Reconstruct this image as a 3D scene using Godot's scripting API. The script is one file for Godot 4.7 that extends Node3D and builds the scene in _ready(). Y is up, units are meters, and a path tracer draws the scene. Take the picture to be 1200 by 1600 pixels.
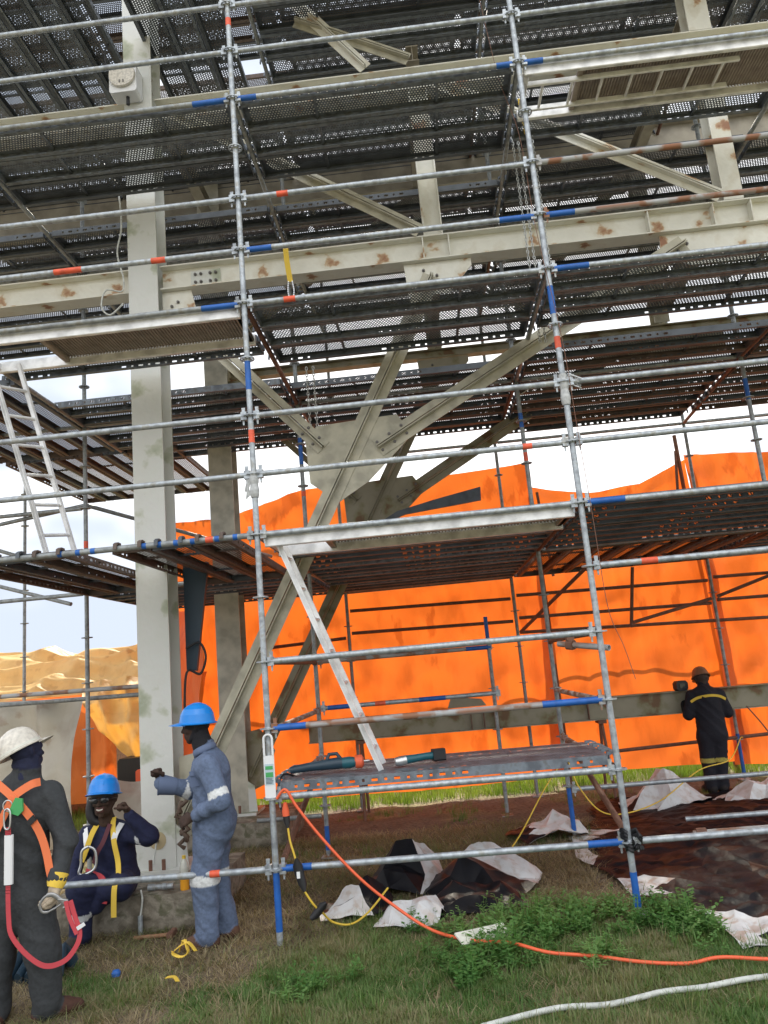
extends Node3D
# Scaffolded steel frame behind orange tarpaulins, four workers. x runs along the scaffold face, y up, the camera looks along -z. Metres.

class MB:
	var v := PackedVector3Array()
	var n := PackedVector3Array()
	var c := PackedColorArray()
	var col := Color(1, 1, 1)
	func tri(p: Vector3, q: Vector3, r: Vector3) -> void:
		var m := (q - p).cross(r - p).normalized()
		v.append(p); v.append(r); v.append(q)
		for i in 3:
			n.append(m); c.append(col)
	func quad(p: Vector3, q: Vector3, r: Vector3, s: Vector3) -> void:
		tri(p, q, r); tri(p, r, s)
	func smooth_tri(p: Vector3, q: Vector3, r: Vector3, a: Vector3, b: Vector3, d: Vector3) -> void:
		v.append(p); v.append(r); v.append(q)
		n.append(a); n.append(d); n.append(b)
		for i in 3:
			c.append(col)
	func box(x: Transform3D, s: Vector3) -> void:
		var h := s * 0.5
		var p := []
		for k in 8:
			p.append(x * Vector3(h.x if k & 1 else -h.x, h.y if k & 2 else -h.y, h.z if k & 4 else -h.z))
		quad(p[4], p[5], p[7], p[6]); quad(p[1], p[0], p[2], p[3])
		quad(p[5], p[1], p[3], p[7]); quad(p[0], p[4], p[6], p[2])
		quad(p[6], p[7], p[3], p[2]); quad(p[0], p[1], p[5], p[4])
	func bx(a: Vector3, b: Vector3) -> void:
		box(Transform3D(Basis(), (a + b) * 0.5), (b - a).abs())
	# box with chamfered long edges (an octagonal bar), length along z of x
	func bar(x: Transform3D, w: float, h: float, l: float, ch: float) -> void:
		var a := w * 0.5
		var b := h * 0.5
		prism([Vector2(-a + ch, -b), Vector2(a - ch, -b), Vector2(a, -b + ch), Vector2(a, b - ch), Vector2(a - ch, b), Vector2(-a + ch, b), Vector2(-a, b - ch), Vector2(-a, -b + ch)], x, l)
	# polygon (counter-clockwise, in x,y of t) extruded from z=-d/2 to d/2
	func prism(poly: Array, t: Transform3D, d: float) -> void:
		var k := poly.size()
		var f := []
		var g := []
		for p in poly:
			f.append(t * Vector3(p.x, p.y, d * 0.5)); g.append(t * Vector3(p.x, p.y, -d * 0.5))
		for i in k:
			var j := (i + 1) % k
			quad(g[i], g[j], f[j], f[i])
		var ids := Geometry2D.triangulate_polygon(PackedVector2Array(poly))
		for i in range(0, ids.size(), 3):
			var a := ids[i]; var b := ids[i + 1]; var e := ids[i + 2]
			if (Vector2(poly[b]) - Vector2(poly[a])).cross(Vector2(poly[e]) - Vector2(poly[a])) < 0.0:
				var w := b; b = e; e = w
			tri(f[a], f[b], f[e]); tri(g[a], g[e], g[b])
	# swept tube with smooth sides; r is a number or one radius for each point
	func tube(pts: Array, r, sides := 8, caps := true, flat := 1.0, side_dir := Vector3.ZERO) -> void:
		var rings := []
		var norms := []
		var prev := Vector3.ZERO
		for i in pts.size():
			var d: Vector3 = (pts[mini(i + 1, pts.size() - 1)] - pts[maxi(i - 1, 0)]).normalized()
			if i == 0:
				prev = side_dir if side_dir != Vector3.ZERO else (Vector3.UP if absf(d.y) < 0.9 else Vector3.RIGHT)
			var s := (prev - d * prev.dot(d)).normalized()
			prev = s
			var u := d.cross(s)
			var rad: float = r if not (r is Array) else r[i]
			var ring := []
			var nn := []
			for k in sides:
				var a := TAU * k / sides
				ring.append(pts[i] + (s * cos(a) + u * sin(a) * flat) * rad)
				nn.append((s * cos(a) * flat + u * sin(a)).normalized())
			rings.append(ring); norms.append(nn)
		for i in pts.size() - 1:
			for k in sides:
				var j := (k + 1) % sides
				smooth_tri(rings[i][k], rings[i][j], rings[i + 1][j], norms[i][k], norms[i][j], norms[i + 1][j])
				smooth_tri(rings[i][k], rings[i + 1][j], rings[i + 1][k], norms[i][k], norms[i + 1][j], norms[i + 1][k])
		if caps:
			var e := pts.size() - 1
			for k in range(1, sides - 1):
				tri(rings[0][0], rings[0][k + 1], rings[0][k]); tri(rings[e][0], rings[e][k], rings[e][k + 1])
	# surface of revolution about local y of t: profile of (radius, height), from the bottom up
	func lathe(prof: Array, t: Transform3D, sides := 16, sx := 1.0, sz := 1.0) -> void:
		for i in prof.size() - 1:
			for k in sides:
				var a := TAU * k / sides
				var b := TAU * (k + 1) / sides
				var p: Vector2 = prof[i]
				var q: Vector2 = prof[i + 1]
				var e := Vector2(q.y - p.y, p.x - q.x).normalized()
				var pa := t * Vector3(cos(a) * p.x * sx, p.y, -sin(a) * p.x * sz)
				var pb := t * Vector3(cos(b) * p.x * sx, p.y, -sin(b) * p.x * sz)
				var qa := t * Vector3(cos(a) * q.x * sx, q.y, -sin(a) * q.x * sz)
				var qb := t * Vector3(cos(b) * q.x * sx, q.y, -sin(b) * q.x * sz)
				var na := (t.basis * Vector3(cos(a) * e.x / sx, e.y, -sin(a) * e.x / sz)).normalized()
				var nb := (t.basis * Vector3(cos(b) * e.x / sx, e.y, -sin(b) * e.x / sz)).normalized()
				if p.x > 1e-6:
					smooth_tri(pa, pb, qb, na, nb, nb)
				if q.x > 1e-6:
					smooth_tri(pa, qb, qa, na, nb, na)
	# grid of points with smooth normals; pts[j][i], optional colours cols[j][i], optional mask
	func grid(pts: Array, cols = null, keep = null) -> void:
		var nv := pts.size()
		var nu: int = pts[0].size()
		var nn := []
		for j in nv:
			var row := []
			for i in nu:
				var du: Vector3 = pts[j][mini(i + 1, nu - 1)] - pts[j][maxi(i - 1, 0)]
				var dv: Vector3 = pts[mini(j + 1, nv - 1)][i] - pts[maxi(j - 1, 0)][i]
				row.append(du.cross(dv).normalized())
			nn.append(row)
		for j in nv - 1:
			for i in nu - 1:
				if keep != null and not keep[j][i]:
					continue
				var id := [[j, i], [j, i + 1], [j + 1, i + 1], [j, i], [j + 1, i + 1], [j + 1, i]]
				for t in [[0, 2, 1], [3, 5, 4]]:
					for k in t:
						var e: Array = id[k]
						v.append(pts[e[0]][e[1]]); n.append(nn[e[0]][e[1]])
						c.append(cols[e[0]][e[1]] if cols != null else col)
	func mesh() -> ArrayMesh:
		var a := []
		a.resize(Mesh.ARRAY_MAX)
		a[Mesh.ARRAY_VERTEX] = v; a[Mesh.ARRAY_NORMAL] = n; a[Mesh.ARRAY_COLOR] = c
		var m := ArrayMesh.new()
		m.add_surface_from_arrays(Mesh.PRIMITIVE_TRIANGLES, a)
		return m

var M := {}
var taken := {}
var cyls := {}
var shared := {}
var rng := RandomNumberGenerator.new()
var fn := FastNoiseLite.new()
var fs := FastNoiseLite.new()
var scaffold: Node3D

const XS := [-6.457, -3.887, -1.317, 1.253, 3.823, 6.393]   # lines of standards
const ZS := [-5.98, -8.55, -11.12]
const LIFT0 := 0.524                                 # height of the lowest rosette; the others follow every half metre

func lv(k: int) -> float:
	return LIFT0 + 0.5 * k

func numbered(called: String) -> String:
	var k: int = taken.get(called, 0)
	taken[called] = k + 1
	return called if k == 0 else "%s_%03d" % [called, k]

func tag(o: Node, label: String, category: String, group := "", kind := "") -> Node:
	if label: o.set_meta("label", label)
	if category: o.set_meta("category", category)
	if group: o.set_meta("group", group)
	if kind: o.set_meta("kind", kind)
	return o

func thing(called: String, label: String, category: String, at: Vector3, group := "") -> Node3D:
	var o := Node3D.new()
	o.name = numbered(called)
	add_child(o)
	o.position = at
	tag(o, label, category, group)
	return o

# a mesh as a part; the mesh is given in the parent's own axes unless a transform is given
func part(parent: Node3D, called: String, m: Mesh, mat: Material, x := Transform3D(), label := "") -> MeshInstance3D:
	var o := MeshInstance3D.new()
	o.name = called
	o.mesh = m
	o.material_override = mat
	o.transform = x
	parent.add_child(o, true)
	if label: o.set_meta("label", label)
	return o

func solo(called: String, m: Mesh, mat: Material, at: Vector3, label: String, category: String, group := "", kind := "") -> MeshInstance3D:
	var o := MeshInstance3D.new()
	o.name = numbered(called)
	o.mesh = m
	o.material_override = mat
	o.position = at
	add_child(o)
	tag(o, label, category, group, kind)
	return o

func cyl(r: float, l: float, sides := 12) -> Mesh:
	var key := "%.4f/%.3f/%d" % [r, l, sides]
	if not cyls.has(key):
		var b := MB.new()
		b.tube([Vector3(0, -l * 0.5, 0), Vector3(0, l * 0.5, 0)], r, sides)
		cyls[key] = b.mesh()
	return cyls[key]

func along(a: Vector3, b: Vector3) -> Transform3D:
	var y := (b - a).normalized()
	var x := (Vector3.RIGHT if absf(y.x) < 0.9 else Vector3.BACK)
	x = (x - y * x.dot(y)).normalized()
	return Transform3D(Basis(x, y, x.cross(y)), (a + b) * 0.5)

# round tube between two world points, as a part of a thing that is only moved, not turned
func pipe(parent: Node3D, called: String, a: Vector3, b: Vector3, mat: Material, r := 0.0242, label := "") -> MeshInstance3D:
	var x := along(a, b)
	x.origin -= parent.position
	return part(parent, called, cyl(r, snappedf(a.distance_to(b), 0.001)), mat, x, label)

func band(tube_part: Node3D, from_mid: float, l: float, mat: Material, r := 0.0242) -> void:
	part(tube_part, "paint_band", cyl(r + 0.0012, l), mat, Transform3D(Basis(), Vector3(0, from_mid, 0)))

func curve(pts: Array, per := 8) -> Array:
	var out := []
	for i in pts.size() - 1:
		var p0: Vector3 = pts[maxi(i - 1, 0)]
		var p1: Vector3 = pts[i]
		var p2: Vector3 = pts[i + 1]
		var p3: Vector3 = pts[mini(i + 2, pts.size() - 1)]
		for k in per:
			out.append(p1.cubic_interpolate(p2, p0, p3, float(k) / per))
	out.append(pts[-1])
	return out

func hose(called: String, pts: Array, r: float, mat: Material, label: String, category: String, sides := 7, group := "") -> Node3D:
	var at: Vector3 = pts[0]
	var loc := []
	for p in curve(pts): loc.append(p - at)
	var b := MB.new()
	b.tube(loc, r, sides)
	return solo(called, b.mesh(), mat, at, label, category, group)

func noise2(x: float, y: float, f := 1.0) -> float:
	return fn.get_noise_2d(x * f * 100.0, y * f * 100.0)

func soft2(x: float, y: float, f := 1.0) -> float:
	return fs.get_noise_2d(x * f * 100.0, y * f * 100.0)

# ---------------------------------------------------------------- materials
func lin(r: float, g: float, b: float) -> Color:
	return Color(r, g, b).linear_to_srgb()

func noise_tex(freq: float, stops: Array, sd: int, octaves := 4, size := 512, warp := 0.0) -> NoiseTexture2D:
	var f := FastNoiseLite.new()
	f.seed = sd
	f.noise_type = FastNoiseLite.TYPE_SIMPLEX_SMOOTH
	f.frequency = freq
	f.fractal_octaves = octaves
	if warp > 0.0:
		f.domain_warp_enabled = true
		f.domain_warp_amplitude = warp
		f.domain_warp_frequency = freq * 2.0
	var g := Gradient.new()
	var offs := PackedFloat32Array()
	var cs := PackedColorArray()
	for s in stops:
		offs.append(s[0]); cs.append(s[1])
	g.offsets = offs
	g.colors = cs
	var t := NoiseTexture2D.new()
	t.noise = f; t.width = size; t.height = size; t.seamless = true; t.color_ramp = g
	return t

func bump_tex(freq: float, sd: int, strength := 4.0, octaves := 4) -> NoiseTexture2D:
	var f := FastNoiseLite.new()
	f.seed = sd; f.frequency = freq; f.fractal_octaves = octaves
	var t := NoiseTexture2D.new()
	t.noise = f; t.width = 512; t.height = 512; t.seamless = true; t.as_normal_map = true; t.bump_strength = strength
	return t

func mat(name: String, c: Color, rough: float, metal := 0.0, tex: Texture2D = null, scale := 1.0, norm: Texture2D = null, nscale := 1.0, world := true) -> StandardMaterial3D:
	var m := StandardMaterial3D.new()
	m.resource_name = name
	m.albedo_color = c
	m.roughness = rough
	m.metallic = metal
	if tex: m.albedo_texture = tex
	if norm:
		m.normal_enabled = true; m.normal_texture = norm; m.normal_scale = nscale
	if tex or norm:
		m.uv1_triplanar = true
		m.uv1_world_triplanar = world
		m.uv1_scale = Vector3.ONE * scale
	M[name] = m
	return m

func gray(v: float) -> Color:
	return lin(v, v, v)

func make_materials() -> void:
	var W := Color(1, 1, 1)
	var mottle := noise_tex(0.012, [[0.2, gray(0.66)], [0.5, gray(0.88)], [0.75, W]], 3, 5)
	var galv := noise_tex(0.02, [[0.2, lin(0.52, 0.52, 0.54)], [0.45, lin(0.8, 0.82, 0.84)], [0.62, lin(0.95, 0.97, 1.0)], [0.8, lin(0.7, 0.66, 0.6)]], 7, 5)
	var rusty := noise_tex(0.010, [[0.0, lin(0.42, 0.44, 0.45)], [0.45, lin(0.36, 0.36, 0.36)], [0.58, lin(0.25, 0.13, 0.08)], [1.0, lin(0.30, 0.12, 0.06)]], 11, 5)
	var fine := bump_tex(0.05, 5, 3.0)
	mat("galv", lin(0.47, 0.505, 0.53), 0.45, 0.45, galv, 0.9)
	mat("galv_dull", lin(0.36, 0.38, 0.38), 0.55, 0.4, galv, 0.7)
	mat("tube_rust", W, 0.75, 0.1, rusty, 0.6)
	mat("tube_brown", lin(0.22, 0.11, 0.075), 0.8, 0.0, mottle, 1.2)
	mat("plank", lin(0.20, 0.225, 0.255), 0.55, 0.25, galv, 0.6)
	mat("plank_dark", lin(0.105, 0.12, 0.14), 0.6, 0.2, mottle, 0.7)
	mat("plank_brown", lin(0.14, 0.105, 0.09), 0.75, 0.1, mottle, 0.8)
	mat("alu", lin(0.86, 0.87, 0.88), 0.4, 0.2, mottle, 0.8)
	mat("alu_panel", lin(0.42, 0.36, 0.31), 0.6, 0.25, mottle, 1.0)
	mat("blue", lin(0.015, 0.12, 0.46), 0.5, 0.0, mottle, 1.5)
	mat("red", lin(0.85, 0.13, 0.06), 0.55, 0.0, mottle, 1.5)
	mat("white_rag", lin(0.55, 0.57, 0.58), 0.9, 0.0, mottle, 3.0)
	# paint: cream with rust blooms and grey-green grime
	var cream := noise_tex(0.006, [[0.0, lin(0.66, 0.65, 0.57)], [0.5, lin(0.73, 0.72, 0.64)], [0.74, lin(0.63, 0.60, 0.50)], [0.79, lin(0.50, 0.36, 0.22)], [0.88, lin(0.28, 0.13, 0.06)]], 21, 6, 1024, 20.0)
	var algae := noise_tex(0.005, [[0.0, lin(0.63, 0.64, 0.61)], [0.55, lin(0.61, 0.62, 0.58)], [0.64, lin(0.47, 0.49, 0.40)], [0.75, lin(0.34, 0.37, 0.27)]], 26, 6, 1024, 15.0)
	mat("cream", W, 0.5, 0.0, cream, 0.35, fine, 0.15)
	mat("column", W, 0.5, 0.0, algae, 0.28, fine, 0.15)
	mat("beige", lin(0.54, 0.515, 0.43), 0.55, 0.0, mottle, 0.5, fine, 0.1)
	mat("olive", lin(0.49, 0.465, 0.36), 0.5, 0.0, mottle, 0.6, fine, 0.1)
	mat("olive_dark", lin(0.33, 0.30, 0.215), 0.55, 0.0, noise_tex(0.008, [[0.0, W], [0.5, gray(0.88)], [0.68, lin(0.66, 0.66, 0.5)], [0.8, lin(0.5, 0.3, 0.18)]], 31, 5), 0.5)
	mat("roof_panel", lin(0.38, 0.345, 0.28), 0.6, 0.0, mottle, 0.4)
	mat("bolt", lin(0.16, 0.15, 0.14), 0.5, 0.5)
	mat("concrete", W, 0.9, 0.0, noise_tex(0.012, [[0.2, lin(0.11, 0.095, 0.07)], [0.45, lin(0.20, 0.175, 0.135)], [0.62, lin(0.29, 0.26, 0.21)], [0.78, lin(0.13, 0.125, 0.08)]], 41, 6, 512, 30.0), 0.45, bump_tex(0.04, 42, 6.0), 0.6)
	var weave := noise_tex(0.006, [[0.15, lin(0.80, 0.75, 0.71)], [0.42, W], [0.70, W], [0.80, lin(0.70, 0.60, 0.54)]], 51, 6, 512, 25.0)
	var crinkle := bump_tex(0.012, 52, 7.0, 5)
	var t := mat("tarp_orange", lin(0.80, 0.275, 0.07), 0.6, 0.0, weave, 0.45, crinkle, 0.5)
	t.backlight_enabled = true
	t.backlight = lin(1.0, 0.56, 0.26)
	t.uv1_scale = Vector3(0.55, 0.22, 0.55)
	t = mat("tarp_yellow", lin(0.80, 0.56, 0.22), 0.5, 0.0, weave, 0.6, crinkle, 0.6)
	t.backlight_enabled = true
	t.backlight = lin(0.7, 0.45, 0.10)
	t = mat("tarp_grey", lin(0.40, 0.385, 0.34), 0.6, 0.0, weave, 0.6, crinkle, 0.6)
	t.backlight_enabled = true
	t.backlight = lin(0.25, 0.24, 0.20)
	t = mat("plastic", W, 0.42, 0.0, noise_tex(0.02, [[0.3, W], [0.6, gray(0.9)], [0.75, lin(0.72, 0.6, 0.52)]], 61, 5), 0.7, crinkle, 0.22)
	t.vertex_color_use_as_albedo = true
	t.metallic_specular = 0.3
	t = mat("dirt_sheet", W, 0.5, 0.0, noise_tex(0.02, [[0.3, W], [0.6, gray(0.85)], [0.75, lin(0.65, 0.5, 0.42)]], 62, 5), 0.6, crinkle, 0.5)
	t.vertex_color_use_as_albedo = true
	t.metallic_specular = 0.25
	mat("ground", W, 0.95, 0.0, noise_tex(0.03, [[0.2, gray(0.55)], [0.5, gray(0.9)], [0.75, W]], 71, 6, 1024), 0.5, bump_tex(0.05, 72, 10.0, 5), 0.9).vertex_color_use_as_albedo = true
	t = mat("leaf", W, 0.6)
	t.vertex_color_use_as_albedo = true
	t.backlight_enabled = true
	t.backlight = lin(0.8, 0.85, 0.35)
	t = mat("cloth", W, 0.85, 0.0, noise_tex(0.03, [[0.2, gray(0.72)], [0.6, W]], 81, 5), 2.0, bump_tex(0.02, 82, 6.0, 4), 0.5)
	t.vertex_color_use_as_albedo = true
	mat("painted", W, 0.45).vertex_color_use_as_albedo = true
	mat("helmet_blue", lin(0.01, 0.22, 0.68), 0.3)
	mat("helmet_white", lin(0.72, 0.68, 0.60), 0.4, 0.0, mottle, 4.0)
	mat("helmet_dark", lin(0.22, 0.10, 0.05), 0.4)
	mat("web_orange", lin(0.80, 0.20, 0.075), 0.8)
	mat("web_yellow", lin(0.70, 0.48, 0.06), 0.8)
	mat("web_red", lin(0.52, 0.06, 0.075), 0.8)
	mat("green", lin(0.06, 0.35, 0.11), 0.5)
	mat("steel", lin(0.6, 0.61, 0.62), 0.3, 0.8)
	mat("chain", lin(0.55, 0.57, 0.56), 0.4, 0.7)
	mat("white", lin(0.75, 0.76, 0.77), 0.5)
	mat("black", lin(0.015, 0.015, 0.017), 0.5)
	mat("tool_teal", lin(0.012, 0.10, 0.13), 0.4)
	mat("tool_navy", lin(0.02, 0.045, 0.07), 0.45)
	mat("cord_orange", lin(0.80, 0.13, 0.05), 0.5)
	mat("cord_yellow", lin(0.72, 0.50, 0.06), 0.5)
	mat("hose_white", lin(0.62, 0.64, 0.60), 0.5, 0.0, mottle, 2.0)
	mat("tag_card", lin(0.45, 0.56, 0.62), 0.4)
	mat("cuff_blue", lin(0.115, 0.152, 0.245), 0.85)
	mat("teeth", lin(0.6, 0.56, 0.48), 0.35)
	mat("web_dark_red", lin(0.10, 0.025, 0.035), 0.8)
	mat("hook_steel", lin(0.34, 0.34, 0.34), 0.4, 0.6)
	mat("dark_rust", lin(0.10, 0.065, 0.045), 0.7)
	mat("tan", lin(0.42, 0.34, 0.20), 0.7)
	mat("juice", lin(0.80, 0.36, 0.03), 0.25)
	mat("wood", lin(0.32, 0.17, 0.09), 0.7, 0.0, mottle, 3.0)
	var gl := mat("lens", lin(0.008, 0.010, 0.014), 0.08)
	gl.clearcoat_enabled = true
	mat("bottle_clear", lin(0.62, 0.62, 0.55), 0.15)

# ---------------------------------------------------------------- camera, sky, sun
func make_camera_and_light() -> void:
	var cam := Camera3D.new()
	cam.name = "camera"
	cam.position = Vector3(0, 1.9, 0)
	cam.rotation_degrees = Vector3(11.4, 2.768, -5.154)
	cam.fov = 67.38
	cam.far = 900.0
	add_child(cam)
	cam.current = true
	var to_sun := Vector3(-0.067, 0.852, -0.846).normalized()
	var sun := DirectionalLight3D.new()
	sun.name = "sun"
	sun.basis = Basis.looking_at(-to_sun, Vector3.UP)
	sun.light_energy = 1.4
	sun.light_angular_distance = 1.5
	sun.light_color = Color(1.0, 0.96, 0.88)
	sun.shadow_enabled = true
	add_child(sun)
	var w := 1024
	var h := 512
	var im := Image.create(w, h, false, Image.FORMAT_RGBF)
	var f := FastNoiseLite.new()
	f.seed = 9; f.frequency = 1.6; f.fractal_octaves = 6
	for y in h:
		var th := (0.5 - (y + 0.5) / h) * PI
		for x in w:
			var ph := ((x + 0.5) / w - 0.5) * TAU
			var d := Vector3(sin(ph) * cos(th), sin(th), -cos(ph) * cos(th))
			var q := Vector3(d.x, d.y * 2.2, d.z)
			var k := clampf(0.5 + 0.9 * f.get_noise_3dv(q), 0.0, 1.0)
			var c := Vector3(0.46, 0.515, 0.61).lerp(Vector3(1.1, 1.1, 1.1), smoothstep(0.3, 0.75, k))
			var a := rad_to_deg(acos(clampf(d.dot(to_sun), -1, 1)))
			c += Vector3(1.0, 0.97, 0.92) * (1.6 * exp(-a * a / 180.0) + 0.35 * exp(-a / 28.0))
			im.set_pixel(x, y, Color(c.x, c.y, c.z))
	var sky := Sky.new()
	var pm := PanoramaSkyMaterial.new()
	pm.panorama = ImageTexture.create_from_image(im)
	sky.sky_material = pm
	var e := Environment.new()
	e.background_mode = Environment.BG_SKY
	e.sky = sky
	e.tonemap_mode = Environment.TONE_MAPPER_LINEAR
	e.tonemap_exposure = 1.7
	e.sdfgi_enabled = true; e.ssao_enabled = true; e.ssil_enabled = true
	var we := WorldEnvironment.new()
	we.name = "environment"
	we.environment = e
	add_child(we)

func _ready() -> void:
	rng.seed = 20240
	fn.seed = 4
	fn.frequency = 0.01
	fn.fractal_octaves = 4
	fs.seed = 12
	fs.frequency = 0.01
	fs.fractal_octaves = 2
	fs.fractal_gain = 0.35
	make_camera_and_light()
	make_materials()
	build_ground()
	build_frame()
	build_scaffold()
	build_decks()
	build_tarps()
	build_ladders()
	build_sheets()
	build_small_things()
	build_people()
	build_plants()
# ---------------------------------------------------------------- ground
func ground_y(x: float, z: float) -> float:
	if absf(x) > 30.0 or absf(z + 8.0) > 30.0:
		return 0.0
	return 0.022 * noise2(x, z, 0.9) + 0.012 * noise2(x + 40.0, z, 4.0)

# share of grass cover, 0 bare soil to 1 lush
func grassy(x: float, z: float) -> float:
	var k := noise2(x + 9.0, z - 3.0, 0.55) * 0.9 + noise2(x, z, 2.2) * 0.45
	var g := 0.62 + k
	var front := smoothstep(-6.6, -5.2, z)                       # lush in front of the scaffold, trodden soil under it
	var back := 1.0 - smoothstep(-11.6, -10.6, z)
	g -= (1.0 - front) * (1.0 - back) * 0.42
	g -= smoothstep(-0.7, -2.2, x) * front * 0.30                  # drier to the left
	g -= smoothstep(-0.6, -2.1, x) * smoothstep(-4.6, -6.0, z) * (1.0 - back) * 0.4   # dry and trodden by the column
	g += smoothstep(-0.2, 1.2, x) * front * 0.25 + front * 0.1
	return clampf(g, 0.0, 1.0)

func build_ground() -> void:
	var cs := []
	for s in [[-300, -60, 40], [-60, -12, 4], [-12, 12, 0.16], [12, 60, 4], [60, 301, 40]]:
		var q: float = s[0]
		while q < s[1] - 0.001:
			cs.append(q); q += s[2]
	cs.append(300.0)
	var pts := []
	var cols := []
	for zz in cs:
		var row := []
		var cr := []
		var z: float = -zz - 8.0
		for x in cs:
			row.append(Vector3(x, ground_y(x, z), z))
			var g := grassy(x, z)
			var soil := Color(0.13, 0.09, 0.062).lerp(Color(0.22, 0.17, 0.12), clampf(0.5 + noise2(x, z, 3.0), 0, 1))
			var thatch := Color(0.19, 0.20, 0.085).lerp(Color(0.33, 0.28, 0.16), clampf(0.5 + 1.5 * noise2(x - 5.0, z, 1.4), 0, 1))
			cr.append(soil.lerp(thatch, smoothstep(0.25, 0.7, g)))
		pts.append(row); cols.append(cr)
	var b := MB.new()
	b.grid(pts, cols)
	tag(solo("ground", b.mesh(), M.ground, Vector3.ZERO, "", ""), "brown soil and grass ground under the scaffold", "", "", "structure")

# ---------------------------------------------------------------- steel frame
func ibeam(a: Vector3, b: Vector3, depth: float, width: float, up: Vector3, tf := 0.014, tw := 0.010) -> ArrayMesh:
	var z := (b - a).normalized()
	var x := up.cross(z).normalized()
	var y := z.cross(x)
	var t := Transform3D(Basis(x, y, z), (a + b) * 0.5)
	var l := a.distance_to(b)
	var m := MB.new()
	m.box(t.translated_local(Vector3(0, depth * 0.5 - tf * 0.5, 0)), Vector3(width, tf, l))
	m.box(t.translated_local(Vector3(0, -depth * 0.5 + tf * 0.5, 0)), Vector3(width, tf, l))
	m.box(t, Vector3(tw, depth - 2.0 * tf, l))
	return m.mesh()

# pair of angles back to back: two flat legs that face +z, two legs that stand out from them
func double_angle(a: Vector3, b: Vector3, leg := 0.085, outward := 1.0) -> ArrayMesh:
	var y := (b - a).normalized()
	var zf := Vector3(0, 0, 1)
	var x := y.cross(zf).normalized()
	var t := Transform3D(Basis(x, y, zf), (a + b) * 0.5)
	var l := a.distance_to(b)
	var m := MB.new()
	for s in [-1.0, 1.0]:
		m.box(t.translated_local(Vector3(s * (0.006 + leg * 0.5), 0, 0)), Vector3(leg, l, 0.009))
		m.box(t.translated_local(Vector3(s * 0.0105, 0, outward * (leg * 0.42 + 0.0047))), Vector3(0.009, l, leg * 0.84))
	return m.mesh()

func bolt_mesh() -> Mesh:
	if not shared.has("bolt"):
		var b := MB.new()
		b.tube([Vector3(0, 0, 0), Vector3(0, 0, 0.016)], 0.017, 6)
		b.tube([Vector3(0, 0, 0.016), Vector3(0, 0, 0.030)], 0.009, 8)
		shared.bolt = b.mesh()
	return shared.bolt

func gusset(f: Node3D, poly: Array, z: float, m: Material, bolts: Array, th := 0.012) -> void:
	var c := Vector2.ZERO
	for p in poly: c += p / poly.size()
	var loc := []
	for p in poly: loc.append(p - c)
	var b := MB.new()
	b.prism(loc, Transform3D(), th)
	var g := part(f, "gusset_plate", b.mesh(), m, Transform3D(Basis(), Vector3(c.x, c.y, z) - f.position))
	for q in bolts:
		part(g, "bolt", bolt_mesh(), M.bolt, Transform3D(Basis(), Vector3(q.x - c.x, q.y - c.y, th * 0.5 + 0.001)))

func bolts_along(a: Vector2, b: Vector2, n: int, off: float) -> Array:
	var out := []
	var d := (b - a).normalized()
	var s := Vector2(-d.y, d.x)
	for i in n:
		var p := a.lerp(b, (i + 0.5) / n)
		out.append(p + s * off); out.append(p - s * off)
	return out

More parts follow.
